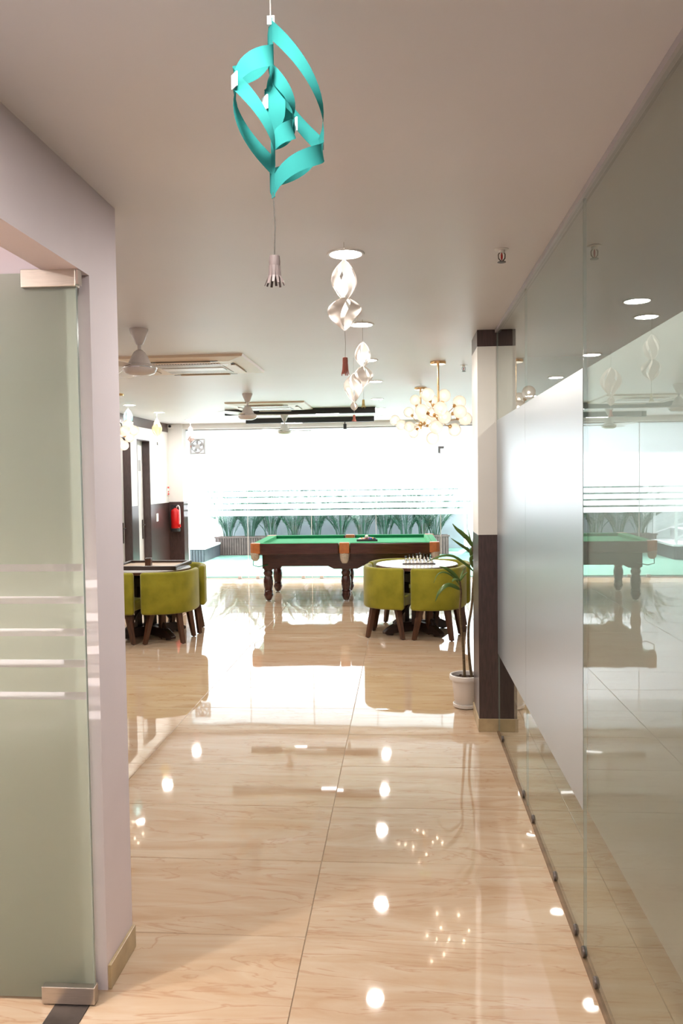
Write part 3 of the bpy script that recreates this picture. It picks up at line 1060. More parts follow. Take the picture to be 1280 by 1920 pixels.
def game_table(c, rot, label):
    t = thing('game_table', (c[0], c[1], 0), label, 'table', 'round game tables', radians(rot))
    tp = part(MB().lathe([(0.435, 0.715), (0.45, 0.72), (0.45, 0.748)], 40), 'table_top', 'leg_wood', t, smooth=40)
    part(MB().lathe([(0.443, 0.748), (0.443, 0.7555)], 40), 'laminate', 'white_laminate', tp)
    for k in range(2):
        L_ = 0.44
        out = [(-L_, 0.02), (-L_ + 0.10, 0.0), (-L_ + 0.11, 0.018), (L_ - 0.11, 0.018), (L_ - 0.10, 0.0), (L_, 0.02), (L_ + 0.005, 0.045), (L_ - 0.04, 0.075),
               (L_ - 0.13, 0.115), (0.10, 0.12), (-0.10, 0.12), (-L_ + 0.13, 0.115), (-L_ + 0.04, 0.075), (-L_ - 0.005, 0.045)]
        o = part(MB().prism(out, -0.03, 0.03, 'Y'), 'foot_beam', 'dark_wood', t, bevel=(0.004, 2))
        o.rotation_euler = (0, 0, k * pi / 2)
    for k in range(4):
        a = pi / 4 + k * pi / 2
        p = (0.13 * cos(a), 0.13 * sin(a))
        part(MB().box(p[0] - 0.03, p[0] + 0.03, p[1] - 0.03, p[1] + 0.03, 0.1, 0.715), 'post', 'dark_wood', t, bevel=(0.003, 2))
        d = MB().tube([(0.30 * cos(a - pi / 4), 0.30 * sin(a - pi / 4), 0.11), (0.10 * cos(a - pi / 4), 0.10 * sin(a - pi / 4), 0.34)], 0.016, 6)
        part(d, 'brace', 'dark_wood', t)
    for k in range(2):
        o = part(MB().box(-0.30, 0.30, -0.03, 0.03, 0.655, 0.715), 'top_bearer', 'dark_wood', t)
        o.rotation_euler = (0, 0, k * pi / 2)
    part(MB().box(-0.14, 0.14, -0.14, 0.14, 0.56, 0.655), 'drawer_box', 'dark_wood', t)
    part(MB().tube([(0, 0, 0.1), (0, 0, 0.56)], 0.018, 10), 'chrome_post', 'chrome', t, smooth=40)
    return t


game_table(TR, 35, 'round game table with white top carrying the chess set')
game_table(TL, 50, 'round game table with white top carrying the carrom board')
ZT = 0.7555

# chess set
CBX, CBY = 0.17, 8.90
cb = thing('chess_board', (CBX, CBY, ZT), 'chequered chess board on the white table top', 'board')
part(MB().box(-0.18, 0.18, -0.18, 0.18, 0, 0.012), 'board_frame', 'dark_wood', cb, bevel=(0.002, 2))
part(MB().box(-0.16, 0.16, -0.16, 0.16, 0.0119, 0.0135), 'squares', 'chess_squares', cb)


def piece_mesh(kind):
    base = [(0.0155, 0), (0.0155, 0.006), (0.011, 0.010), (0.0085, 0.016)]
    mb = MB()
    if kind == 'pawn':
        mb.lathe(base + [(0.006, 0.026), (0.009, 0.029), (0.005, 0.031), (0.0085, 0.038), (0.0075, 0.044), (0.001, 0.047)], 10)
    elif kind == 'rook':
        mb.lathe(base + [(0.0075, 0.034), (0.011, 0.038), (0.011, 0.050), (0.008, 0.050), (0.008, 0.046)], 10)
    elif kind == 'knight':
        mb.lathe(base + [(0.008, 0.024)], 10)
        mb.prism([(-0.010, 0.022), (0.009, 0.022), (0.011, 0.045), (0.005, 0.060), (-0.002, 0.060), (-0.014, 0.048), (-0.013, 0.042), (-0.004, 0.043)], -0.006, 0.006, 'X')
    elif kind == 'bishop':
        mb.lathe(base + [(0.006, 0.038), (0.010, 0.041), (0.006, 0.044), (0.009, 0.052), (0.006, 0.062), (0.002, 0.066), (0.003, 0.069), (0.0005, 0.071)], 10)
    elif kind == 'queen':
        mb.lathe(base + [(0.0065, 0.048), (0.011, 0.052), (0.006, 0.055), (0.011, 0.072), (0.006, 0.074), (0.003, 0.079), (0.0005, 0.081)], 10)
    else:
        mb.lathe(base + [(0.0065, 0.052), (0.012, 0.056), (0.0065, 0.060), (0.011, 0.078), (0.005, 0.083)], 10)
        mb.box(-0.0015, 0.0015, -0.0015, 0.0015, 0.082, 0.096)
        mb.box(-0.005, 0.005, -0.0015, 0.0015, 0.087, 0.0905)
    return mb


pm = {}
for kind in ('pawn', 'rook', 'knight', 'bishop', 'queen', 'king'):
    for colr, mt in (('white', 'ivory'), ('black', 'chess_black')):
        me = piece_mesh(kind).mesh('chess_' + kind)
        me.materials.append(M[mt])
        me.shade_smooth()
        me.set_sharp_from_angle(angle=radians(50))
        pm[kind, colr] = me
order = ['rook', 'knight', 'bishop', 'queen', 'king', 'bishop', 'knight', 'rook']
for colr, rows in (('white', (0, 1)), ('black', (7, 6))):
    for k in range(8):
        for ri_, kind in ((rows[0], order[k]), (rows[1], 'pawn')):
            o = link('chess_' + kind, pm[kind, colr], None, None)
            o.location = (CBX + (k - 3.5) * 0.04 + random.uniform(-.003, .003), CBY + (ri_ - 3.5) * 0.04, ZT + 0.0135)
            side = 'left' if k < 4 else 'right'
            if kind == 'pawn':
                lb = '%s chess pawn on the %s file from the left' % (colr, ORD[k])
            elif kind in ('queen', 'king'):
                lb = '%s chess %s standing in the middle of its back row' % (colr, kind)
            else:
                lb = '%s chess %s on the %s side of the board' % (colr, kind, side)
            tag(o, lb, 'chess piece', colr + ' chess pieces')

# carrom board + wooden block
CAX, CAY = -2.76, 8.60
ca = thing('carrom_board', (CAX, CAY, ZT), 'carrom board with dark wooden frame on the left table', 'board')
part(MB().box(-0.33, 0.33, -0.28, 0.28, 0.004, 0.02), 'playing_surface', 'carrom_ply', ca)
for (x0, x1, y0, y1) in ((-0.36, 0.36, -0.32, -0.275), (-0.36, 0.36, 0.275, 0.32), (-0.36, -0.325, -0.275, 0.275), (0.325, 0.36, -0.275, 0.275)):
    part(MB().box(x0, x1, y0, y1, 0, 0.042), 'frame_rail', 'dark_wood', ca, bevel=(0.003, 2))
for sx in (-1, 1):
    for sy in (-1, 1):
        part(MB().lathe([(0.024, 0.0195), (0.024, 0.0205)], 14, (sx * 0.298, sy * 0.248, 0)), 'corner_pocket', 'black', ca)
bx = thing('coin_box', (-2.785, 8.56, ZT + 0.02), 'small upright dark wooden box standing on the carrom board', 'box')
part(MB().box(-0.032, 0.032, -0.03, 0.03, 0, 0.072), 'box_body', 'leg_wood', bx, bevel=(0.003, 2))
part(MB().box(-0.035, 0.035, -0.033, 0.033, 0.072, 0.084), 'lid', 'dark_wood', bx, bevel=(0.003, 2))

# ------------------------------------------------------------------ potted plant by the column
PX, PY = 0.452, 5.915
plant = thing('potted_plant', (PX, PY, 0), 'tall two-stemmed plant in a white plastic pot beside the column', 'plant')
pot = MB().lathe([(0.072, 0.0), (0.078, 0.004), (0.082, 0.05), (0.086, 0.055), (0.101, 0.205), (0.117, 0.208), (0.121, 0.225), (0.118, 0.242), (0.110, 0.245), (0.104, 0.240), (0.100, 0.205), (0.0, 0.204)], 28)
part(pot, 'pot', 'pot', plant, smooth=35)
part(MB().lathe([(0.078, 0.0), (0.093, 0.008), (0.096, 0.03), (0.090, 0.032), (0.086, 0.02)], 28), 'saucer', 'pot', plant, smooth=35)
sb = MB()
sb.lathe([(0.0, 0.212), (0.05, 0.218), (0.10, 0.213)][::-1], 20)
for k in range(30):
    a, r = random.uniform(0, 6.28), random.uniform(0, 0.085)
    sb.sphere((r * cos(a), r * sin(a), 0.217), random.uniform(0.006, 0.014), 6, 4, 0.6)
part(sb, 'soil', 'soil', plant)


def pl_(px_, py_, dy=0.0):
    """plant point at photograph pixel on the plant's own depth plane, relative to the pot"""
    d = cam.matrix_world.to_3x3() @ Vector(((px_ - 640) / 1500, -(py_ - 960) / 1500, -1))
    t = (PY + dy) / d.y
    p = Vector((0, 0, 1.7)) + d * t
    return (p.x - PX, p.y - PY, p.z)


def smooth_path(pts, k=4):
    out = []
    P_ = [Vector(p) for p in pts]
    for i in range(len(P_) - 1):
        p0, p1, p2, p3 = P_[max(i - 1, 0)], P_[i], P_[i + 1], P_[min(i + 2, len(P_) - 1)]
        for j in range(k):
            t = j / k
            out.append(0.5 * ((2 * p1) + (-p0 + p2) * t + (2 * p0 - 5 * p1 + 4 * p2 - p3) * t * t + (-p0 + 3 * p1 - 3 * p2 + p3) * t ** 3))
    out.append(P_[-1])
    return out


sA = smooth_path([pl_(871, 1272), pl_(868, 1217), pl_(864, 1166), pl_(862, 1142), pl_(864, 1114), pl_(863, 1100), pl_(862, 1090)])
sB = smooth_path([pl_(884, 1270, .02), pl_(879, 1227, .02), pl_(878, 1178, .02), pl_(884, 1138, .02), pl_(886, 1106, .03), pl_(888, 1075, .03), pl_(888, 1050, .03), pl_(885, 1025, .03)])
for s in (sA, sB):
    part(MB().tube(s, [0.0105 - 0.004 * i / len(s) for i in range(len(s))], 8), 'stem', 'stem', plant, smooth=60)
leaves = [
    ([(863, 1106, 0), (846, 1097, -.04), (834, 1099, -.08), (822, 1112, -.10), (816, 1128, -.10)], .034),
    ([(863, 1100, 0), (851, 1083, -.03), (834, 1073, -.08), (820, 1077, -.12), (813, 1093, -.13)], .014),
    ([(862, 1090, 0), (849, 1075, -.02), (836, 1066, -.05), (822, 1062, -.07)], .028),
    ([(862, 1088, 0), (856, 1086, -.05), (850, 1087, -.09), (848, 1091, -.12)], .026),
    ([(862, 1088, 0), (867, 1072, .02), (873, 1063, .03)], .014),
    ([(862, 1090, 0), (870, 1078, -.03), (876, 1073, -.05)], .014),
    ([(885, 1025, .03), (879, 1013, .01), (866, 1000, -.02), (856, 992, -.04), (848, 982, -.05)], .034),
    ([(885, 1025, .03), (881, 1010, .04), (877, 993, .05)], .012),
    ([(886, 1040, .03), (876, 1030, 0), (862, 1021, -.04), (845, 1009, -.07)], .024),
    ([(888, 1072, .03), (872, 1057, 0), (850, 1043, -.04), (830, 1042, -.08), (812, 1048, -.11), (798, 1055, -.13)], .020),
    ([(887, 1050, .03), (884, 1042, 0), (882, 1032, -.02), (884, 1026, -.02)], .026),
    ([(888, 1065, .03), (884, 1056, 0), (882, 1046, -.02), (886, 1040, -.03)], .026),
    ([(886, 1028, .03), (890, 1005, .05), (894, 985, .09), (893, 965, .14)], .024),
    ([(886, 1030, .03), (892, 1018, .09), (899, 1012, .16), (903, 1020, .22)], .028)]
for pts, wd in leaves:
    P_ = smooth_path([pl_(a, b, c) for a, b, c in pts], 3)
    n = len(P_)
    wds = [max(0.003, wd * (sin(pi * min(1.0, 0.06 + 0.94 * (i / (n - 1)) ** 0.75))) ** 0.8) for i in range(n)]
    part(MB().ribbon(P_, wds, ref=(-0.25, -0.9, 0.45), fold=0.25), 'leaf', 'leaf', plant, smooth=60, solid=0.0008)

# ------------------------------------------------------------------ small wall things
fe = thing('fire_extinguisher', (-3.815, 13.20, 0.855), 'red fire extinguisher hung on the brown pier by the window', 'extinguisher')
body = part(MB().lathe([(0.070, 0.0), (0.074, 0.01), (0.074, 0.33), (0.06, 0.36), (0.03, 0.375), (0.025, 0.39)], 20), 'cylinder', 'ext_red', fe, smooth=50)
part(MB().lathe([(0.078, -0.005), (0.079, 0.05)], 20), 'base_ring', 'black', body)
vb = MB().box(-0.02, 0.02, -0.02, 0.02, 0.385, 0.42)
vb.box(-0.08, 0.03, -0.012, 0.012, 0.42, 0.435)
vb.box(-0.075, 0.0, -0.012, 0.012, 0.398, 0.408)
part(vb, 'valve_handle', 'black', fe)
part(MB().tube(smooth_path([(0.02, 0, 0.40), (0.06, -0.03, 0.43), (0.085, -0.04, 0.38), (0.09, -0.04, 0.2), (0.085, -0.04, 0.12)]), 0.010, 8), 'hose', 'white_plastic', fe, smooth=60)
part(MB().lathe([(0.018, 0.07), (0.012, 0.12)], 10, (0.085, -0.04, 0)), 'nozzle', 'ext_red', fe)
part(MB().box(-0.02, 0.02, 0.05, 0.094, 0.30, 0.34), 'wall_bracket', 'dark_steel', fe)
sg = thing('safety_sign', (LX + 0.012, 13.24, 1.46), 'small red and white sign above the fire extinguisher', 'sign')
part(MB().box(-0.008, 0.0, -0.05, 0.05, 0.0, 0.15), 'plate', 'white_plastic', sg)
sp = MB().box(0.0, 0.001, -0.045, 0.045, 0.115, 0.145)
sp.box(0.0, 0.001, -0.045, 0.045, 0.005, 0.035)
sp.box(0.0, 0.001, -0.03, 0.03, 0.045, 0.07)
part(sp, 'print', 'ext_red', sg)
sw = thing('light_switch', (LX + 0.006, 12.60, 1.05), 'white light switch on the brown dado of the left wall', 'switch')
part(MB().box(0, 0.010, -0.05, 0.05, 0, 0.13), 'plate', 'white_plastic', sw, bevel=(0.003, 2))
part(MB().box(0.010, 0.014, -0.02, 0.02, 0.04, 0.09), 'rocker', 'white_plastic', sw)
cc = thing('security_camera', (-3.90, 13.30, 2.62), 'small white security camera with dark lens on the window beam', 'camera')
part(MB().box(-0.05, 0.05, -0.02, 0.06, -0.035, 0.038), 'housing', 'white_plastic', cc, bevel=(0.012, 3))
part(MB().lathe([(0.022, -0.036), (0.022, 0.0)], 14, (0, 0, 0), 'Y'), 'lens', 'black', cc)

ef = thing('exhaust_fan', (-3.495, WY - 0.045, 2.284), 'square white exhaust fan set in the garden window', 'fan')
hh = 0.135
fr = MB()
fr.box(-hh, hh, 0, 0.04, hh - 0.03, hh)
fr.box(-hh, hh, 0, 0.04, -hh, -hh + 0.03)
fr.box(-hh, -hh + 0.03, 0, 0.04, -hh + 0.03, hh - 0.03)
fr.box(hh - 0.03, hh, 0, 0.04, -hh + 0.03, hh - 0.03)
part(fr, 'frame', 'backlit_white', ef)
n = 28
ro, ri = 0.112, 0.092
vs, fs = [], []
for k in range(n):
    a = 2 * pi * k / n
    for r, y in ((ro, 0.0), (ri, 0.0), (ri, 0.03), (ro, 0.03)):
        vs.append((r * cos(a), y, r * sin(a)))
for k in range(n):
    j = (k + 1) % n
    for q in range(4):
        fs.append((4 * k + q, 4 * k + (q + 1) % 4, 4 * j + (q + 1) % 4, 4 * j + q))
part(MB().add(vs, fs), 'ring', 'grey_plastic', ef, smooth=40)
part(MB().lathe([(0.045, -0.005), (0.045, 0.03)], 18, (0, 0, 0), 'Y'), 'hub', 'backlit_white', ef, smooth=40)
for k in range(5):
    a = 2 * pi * k / 5 + 0.3
    b = MB().ribbon([(0.04 * cos(a), 0.018, 0.04 * sin(a)), (0.07 * cos(a + .12), 0.02, 0.07 * sin(a + .12)), (0.09 * cos(a + .2), 0.022, 0.09 * sin(a + .2))], [0.035, 0.055, 0.06], ref=(0.3 * cos(a + 1.57), -1, 0.3 * sin(a + 1.57)))
    part(b, 'blade', 'grey_plastic', ef, solid=0.002)
for k in range(4):
    a = pi / 4 + k * pi / 2
    part(MB().tube([(0.045 * cos(a), 0.03, 0.045 * sin(a)), (0.105 * cos(a), 0.03, 0.105 * sin(a))], 0.007, 6), 'spoke', 'white_plastic', ef)

# ------------------------------------------------------------------ ceiling things: downlights
ring = MB()
n = 28
vs, fs = [], []
for k in range(n):
    a = 2 * pi * k / n
    for r, z in ((0.066, 0.0), (0.069, -0.006), (0.078, -0.006), (0.082, 0.0)):
        vs.append((r * cos(a), r * sin(a), z))
for k in range(n):
    j = (k + 1) % n
    for q in range(3):
        fs.append((4 * k + q, 4 * k + q + 1, 4 * j + q + 1, 4 * j + q))
ring_me = MB().add(vs, fs).mesh('trim_ring')
ring_me.materials.append(M['white_plastic'])
lens_me = MB().lathe([(0.0, -0.0035), (0.068, -0.0035), (0.068, -0.001)][::-1], 28).mesh('lens')
lens_me.materials.append(M['led'])
lamp_d = bpy.data.lights.new('downlight_lamp', 'AREA')
lamp_d.shape = 'DISK'
lamp_d.size = 0.12
lamp_d.energy = DOWNLIGHT_W
lamp_d.color = (1.0, 0.94, 0.895)


side_fill_lamp = lamp_d.copy()
side_fill_lamp.energy = 40.0  # unseen side room lamps, added to brighten the frosted door
office_lamp = lamp_d.copy()
office_lamp.energy = 9.0


def downlight(x, y, label, group, data=None):
    t = thing('downlight', (x, y, CEIL), label, 'light', group)
    link('trim_ring', ring_me, None, t)
    link('lens', lens_me, None, t)
    l = bpy.data.objects.new('lamp', data or lamp_d)
    COL.objects.link(l)
    l.parent = t
    l.location = (0, 0, -0.006)


row = [(-0.25, 1.22), (-0.232, 3.45), (-0.246, 5.03), (-0.268, 6.54), (-0.261, 7.98), (-0.295, 9.75), (-0.29, 11.05), (-0.30, 12.5)]
nm = ['round downlight in the corridor ceiling above the turquoise lantern', 'large round downlight above the first white paper lantern', 'round downlight between the first and second white lanterns',
      'round downlight beside the second white paper lantern', 'round downlight right of the third white lantern', 'round downlight in front of the black linear lights',
      'round downlight right of the nearer black linear light', 'farthest round downlight of the centre row, by the window beam']
for (x, y), l in zip(row, nm):
    downlight(x, y, l, 'downlights of the centre row')
for (x, y), l in zip([(-3.40, 9.85), (-3.38, 11.0), (-3.33, 12.45), (-3.4, 8.3), (-3.4, 6.8), (-3.4, 5.2)],
                     ['round downlight above the pale teal lantern', 'round downlight above the pale yellow lantern', 'round downlight above the pale pink lantern',
                      'round downlight over the carrom table hidden by the pink pier', 'round downlight on the left side, second behind the pink pier', 'round downlight on the left side just behind the pink pier']):
    downlight(x, y, l, 'downlights along the left wall')
downlight(1.30, 4.57, 'round downlight seen through the top of the glass partition', 'downlights behind the glass partition', office_lamp)
downlight(2.6, 2.2, 'unseen lamp added to brighten the room behind the glass partition', 'downlights behind the glass partition', office_lamp)  # unseen extra lamp, added to brighten the ceiling behind the glass
for (x, y), l in zip([(-0.25, 0.0), (-0.25, -1.5)], ['round downlight overhead at the camera', 'round downlight behind the camera']):
    downlight(x, y, l, 'downlights near the camera')
for (x, y), l in zip([(-2.3, 1.2), (-3.4, 1.2), (-3.6, -0.6)],
                     ['unseen lamp added in the side room to brighten the frosted door', 'unseen fill lamp added at the far end of the side room', 'unseen fill lamp added in the side room beside the camera']):
    downlight(x, y, l, 'unseen lamps added to light the side room', side_fill_lamp)

# ------------------------------------------------------------------ paper lanterns
def lantern(name, loc, label, lobes, mat, tmat, tz, rz=0.0, tilt=(0, 0), string_top=None, smat='pale_string', tape=False, petals=None, shear=0.0, fill=0.86, tas=(0.016, 0.055, 0.026), strmat2=None):
    """lobes = [(z_centre, half_height, rings, width_gain)], z relative to loc (lantern top at 0)"""
    t = thing(name, loc, label, 'paper lantern', 'hanging paper lanterns')
    body_rot = (tilt[0], tilt[1], rz)
    if petals:
        for (z0, z1, R, np_, twist, peak) in petals:
            for k in range(np_):
                a = 2 * pi * k / np_ + rz
                pts, wds = [], []
                n = 12
                for i in range(n + 1):
                    u = i / n
                    v = u ** (0.5 / peak) if peak <= 0.5 else 1 - (1 - u) ** (0.5 / (1 - peak))
                    r = 0.004 + R * sin(pi * v) ** 0.85
                    b = a + twist * u
                    pts.append((r * cos(b), r * sin(b), z0 + (z1 - z0) * u))
                    wds.append(max(0.003, 2 * pi * r / np_ * 0.80))
                vs, fs = [], []
                for i, p in enumerate(pts):
                    b = a + twist * i / n
                    h = wds[i] / 2
                    tn = (-sin(b), cos(b))
                    vs += [(p[0] - tn[0] * h, p[1] - tn[1] * h, p[2]), (p[0], p[1], p[2]), (p[0] + tn[0] * h, p[1] + tn[1] * h, p[2])]
                for i in range(n):
                    q = 3 * i
                    fs += [(q, q + 1, q + 4, q + 3), (q + 1, q + 2, q + 5, q + 4)]
                part(MB().add(vs, fs), 'paper_strip', mat, t, smooth=60)
    for (zc, a0, nr, gain, phase) in ([] if petals else lobes):
        for k in range(nr):
            ak = a0 * (1 - k / (nr + 0.15))
            wv = a0 / (nr + 0.15) * (fill if k < nr - 1 else 1.15)
            sgn = 1 if (k + phase) % 2 == 0 else -1
            r = (ak - wv * 0.55) / pi * gain
            vs, fs = [], []
            n = 18
            for side in (-1, 1):
                base = len(vs)
                for i in range(2 * n + 1):
                    s = i / n
                    up = s <= 1
                    u = s if up else 2 - s
                    for aa in (ak, max(ak - wv, 0.0)):
                        th = min(pi * u * aa / (ak - wv * 0.5), pi * 1.06)
                        zz = aa * (1 - u) * (1 if up else -1)
                        vs.append((side * r * sin(th), sgn * r * (1 - cos(th)), zc + zz + shear * sgn * r * (1 - cos(th))))
                for i in range(2 * n):
                    b = base + 2 * i
                    fs.append((b, b + 1, b + 3, b + 2))
            p = part(MB().add(vs, fs), 'paper_strip', mat, t, smooth=60)
            p.rotation_euler = body_rot
            if tape:
                tp_ = part(MB().box(-0.011, 0.011, -0.001, 0.001, -0.013, 0.013), 'tape', 'tape', p)
                tp_.location = (0, sgn * 2.02 * r, zc + shear * sgn * 2 * r)
        spn = part(MB().box(-0.006, 0.006, -0.0006, 0.0006, zc - a0, zc + a0), 'spine', mat, t)
        spn.rotation_euler = body_rot
    if string_top is not None:
        part(MB().tube([(0, 0, -0.004), (0, 0, string_top)], 0.0012, 6), 'hanging_string', smat, t)
    zb = petals[-1][1] if petals else lobes[-1][0] - lobes[-1][1]
    part(MB().tube([(0, 0, zb + 0.01), (0.002, 0, (zb + tz) / 2), (0.0, 0, tz)], 0.0012, 6), 'tassel_string', strmat2 or smat, t)
    # tassel: rolled head and hanging strips
    tr, tl, tb = tas
    ts = part(MB().lathe([(tr * 0.95, tz - tl * 0.42), (tr, tz - tl * 0.2), (tr * 0.9, tz), (0.002, tz + 0.002)], 12), 'tassel', tmat, t, smooth=40)
    fr_ = MB()
    for k in range(12):
        a = 2 * pi * k / 12
        sp_ = tb * random.uniform(0.85, 1.15)
        fr_.ribbon([(tr * 0.95 * cos(a), tr * 0.95 * sin(a), tz - tl * 0.35), (tr * 1.1 * cos(a), tr * 1.1 * sin(a), tz - tl * 0.7), (sp_ * cos(a), sp_ * sin(a), tz - tl * random.uniform(0.93, 1.06))],
                   [tr * 0.5, tr * 0.5, tr * 0.42], ref=(cos(a), sin(a), 0.0))
    part(fr_, 'fringe', tmat, ts, solid=0.0006)
    return t


lt = lantern('paper_lantern', (-0.242, 1.55, 2.578), 'large turquoise cut-paper lantern with a mauve tassel, nearest in the corridor',
             [(-0.168, 0.168, 4, 1.15, 0)], 'turq', 'tassel_mauve', -0.447, rz=radians(-52), tilt=(0.0, 0.0), string_top=0.08, smat='pale_string', tape=True, shear=-0.42, fill=0.95,
             tas=(0.011, 0.055, 0.018), strmat2='string')
part(MB().box(-0.006, 0.008, -0.004, 0.004, -0.012, 0.004), 'top_tape', 'tape', lt)
part(MB().ribbon(smooth_path([(0.004, 0.0, -0.098), (0.008, -0.006, -0.14), (0.009, -0.010, -0.175), (0.006, -0.004, -0.215)], 4),
                 [0.004, 0.016, 0.026, 0.032, 0.035, 0.036, 0.036, 0.036, 0.036, 0.034, 0.026, 0.014, 0.004], ref=(0.25, -1, 0)), 'paper_leaf', 'turq', lt, smooth=60)
lantern('paper_lantern', (-0.228, 3.28, 2.588), 'white twin-lobed paper lantern with coral tassel under the large downlight',
        None, 'paper_white', 'tassel_coral', -0.395, rz=radians(-24), string_top=0.07, tas=(0.011, 0.068, 0.016), petals=[(0, -0.165, 0.044, 5, 1.3, 0.5), (-0.150, -0.285, 0.060, 5, -0.9, 0.6)])
lantern('paper_lantern', (-0.232, 4.88, 2.525), 'cream twin-lobed paper lantern with yellow tassel, second of the white ones',
        None, 'paper_white', 'tassel_yellow', -0.348, rz=radians(26), string_top=0.135, tas=(0.008, 0.048, 0.015), petals=[(0, -0.155, 0.040, 5, -1.2, 0.5), (-0.142, -0.272, 0.050, 5, 0.9, 0.55)])
lantern('paper_lantern', (-0.378, 6.38, 2.534), 'white paper lantern with orange tassel, farthest of the centre row',
        None, 'paper_white', 'tassel_coral', -0.330, rz=radians(-35), string_top=0.126, tas=(0.010, 0.05, 0.022), petals=[(0, -0.235, 0.072, 6, 1.0, 0.58), (-0.225, -0.295, 0.022, 4, 0.5, 0.5)])
lantern('paper_lantern', (-3.475, 10.0, 2.628), 'pale teal paper lantern behind the left chandelier', None, 'paper_teal', 'tassel_mauve', -0.30, rz=0.6, string_top=0.03, tas=(0.008, 0.04, 0.014), petals=[(0, -0.23, 0.05, 6, 0.8, 0.5)])
lantern('paper_lantern', (-3.414, 11.0, 2.575), 'pale yellow paper lantern by the left wall', None, 'paper_yellow', 'string', -0.33, rz=1.1, string_top=0.085, tas=(0.006, 0.045, 0.012), petals=[(0, -0.255, 0.062, 6, 0.8, 0.42)])
lantern('paper_lantern', (-3.325, 12.45, 2.555), 'pale pink paper lantern in front of the exhaust fan', None, 'paper_pink', 'tassel_coral', -0.30, rz=0.3, string_top=0.105, tas=(0.005, 0.03, 0.008), petals=[(0, -0.15, 0.034, 5, 0.9, 0.5), (-0.14, -0.26, 0.046, 5, -0.8, 0.55)])

# ------------------------------------------------------------------ ceiling fans
def blade_mesh():
    mb = MB()
    L0, L1 = 0.085, 0.56
    vs, fs = [], []
    n = 8
    for i in range(n + 1):
        t = i / n
        x = L0 + (L1 - L0) * t
        wv = 0.026 + 0.034 * min(1, t * 3.0) - 0.008 * t
        if t > 0.95:
            wv *= 0.8
        tw = radians(11 - 5 * t)
        for sg_ in (-1, 1):
            for dz in (-0.0015, 0.0015):
                vs.append((x, sg_ * wv * cos(tw), sg_ * wv * sin(tw) + dz))
    for i in range(n):
        a = 4 * i
        fs += [(a + 1, a + 3, a + 7, a + 5), (a, a + 4, a + 6, a + 2), (a, a + 1, a + 5, a + 4), (a + 2, a + 6, a + 7, a + 3)]
    fs += [(0, 2, 3, 1), (4 * n, 4 * n + 1, 4 * n + 3, 4 * n + 2)]
    return MB().add(vs, fs).mesh('blade')


bl_me = blade_mesh()
bl_me.materials.append(M['fan_paint'])
can_me = MB().lathe([(0.020, -0.098), (0.026, -0.092), (0.044, -0.05), (0.058, -0.012), (0.058, 0.0)], 24).mesh('canopy')
rod_me = MB().lathe([(0.0115, -0.16), (0.0115, -0.09)], 12).mesh('downrod')
bell_me = MB().lathe([(0.072, -0.222), (0.066, -0.205), (0.052, -0.175), (0.034, -0.145), (0.018, -0.132), (0.012, -0.130)], 24).mesh('lower_canopy')
mot_me = MB().lathe([(0.0, -0.292), (0.06, -0.290), (0.092, -0.278), (0.105, -0.258), (0.108, -0.243), (0.100, -0.232), (0.072, -0.222), (0.0, -0.220)], 30).mesh('motor_housing')
rim_me = MB().lathe([(0.1085, -0.250), (0.1105, -0.246), (0.1085, -0.242)], 30).mesh('chrome_band')
for me, mt in ((can_me, 'fan_paint'), (rod_me, 'fan_paint'), (bell_me, 'fan_paint'), (mot_me, 'fan_paint'), (rim_me, 'chrome')):
    me.materials.append(M[mt])
for (x, y, a0, lb) in ((-1.648, 4.98, 0, 'pale ceiling fan nearest the pink pier'), (-1.712, 8.85, 10, 'pale ceiling fan in front of the second air conditioner'),
                       (-1.744, 11.87, 4, 'pale ceiling fan above the pool table')):
    t = thing('ceiling_fan', (x, y, CEIL), lb, 'fan', 'ceiling fans in a row')
    link('canopy', can_me, None, t, smooth=40)
    link('downrod', rod_me, None, t, smooth=40)
    link('lower_canopy', bell_me, None, t, smooth=40)
    m_ = link('motor_housing', mot_me, None, t, smooth=40)
    link('chrome_band', rim_me, None, m_, smooth=60)
    for k in range(3):
        b = link('blade', bl_me, None, t, loc=(0, 0, -0.236))
        b.rotation_euler = (0, 0, radians(a0 + 120 * k))

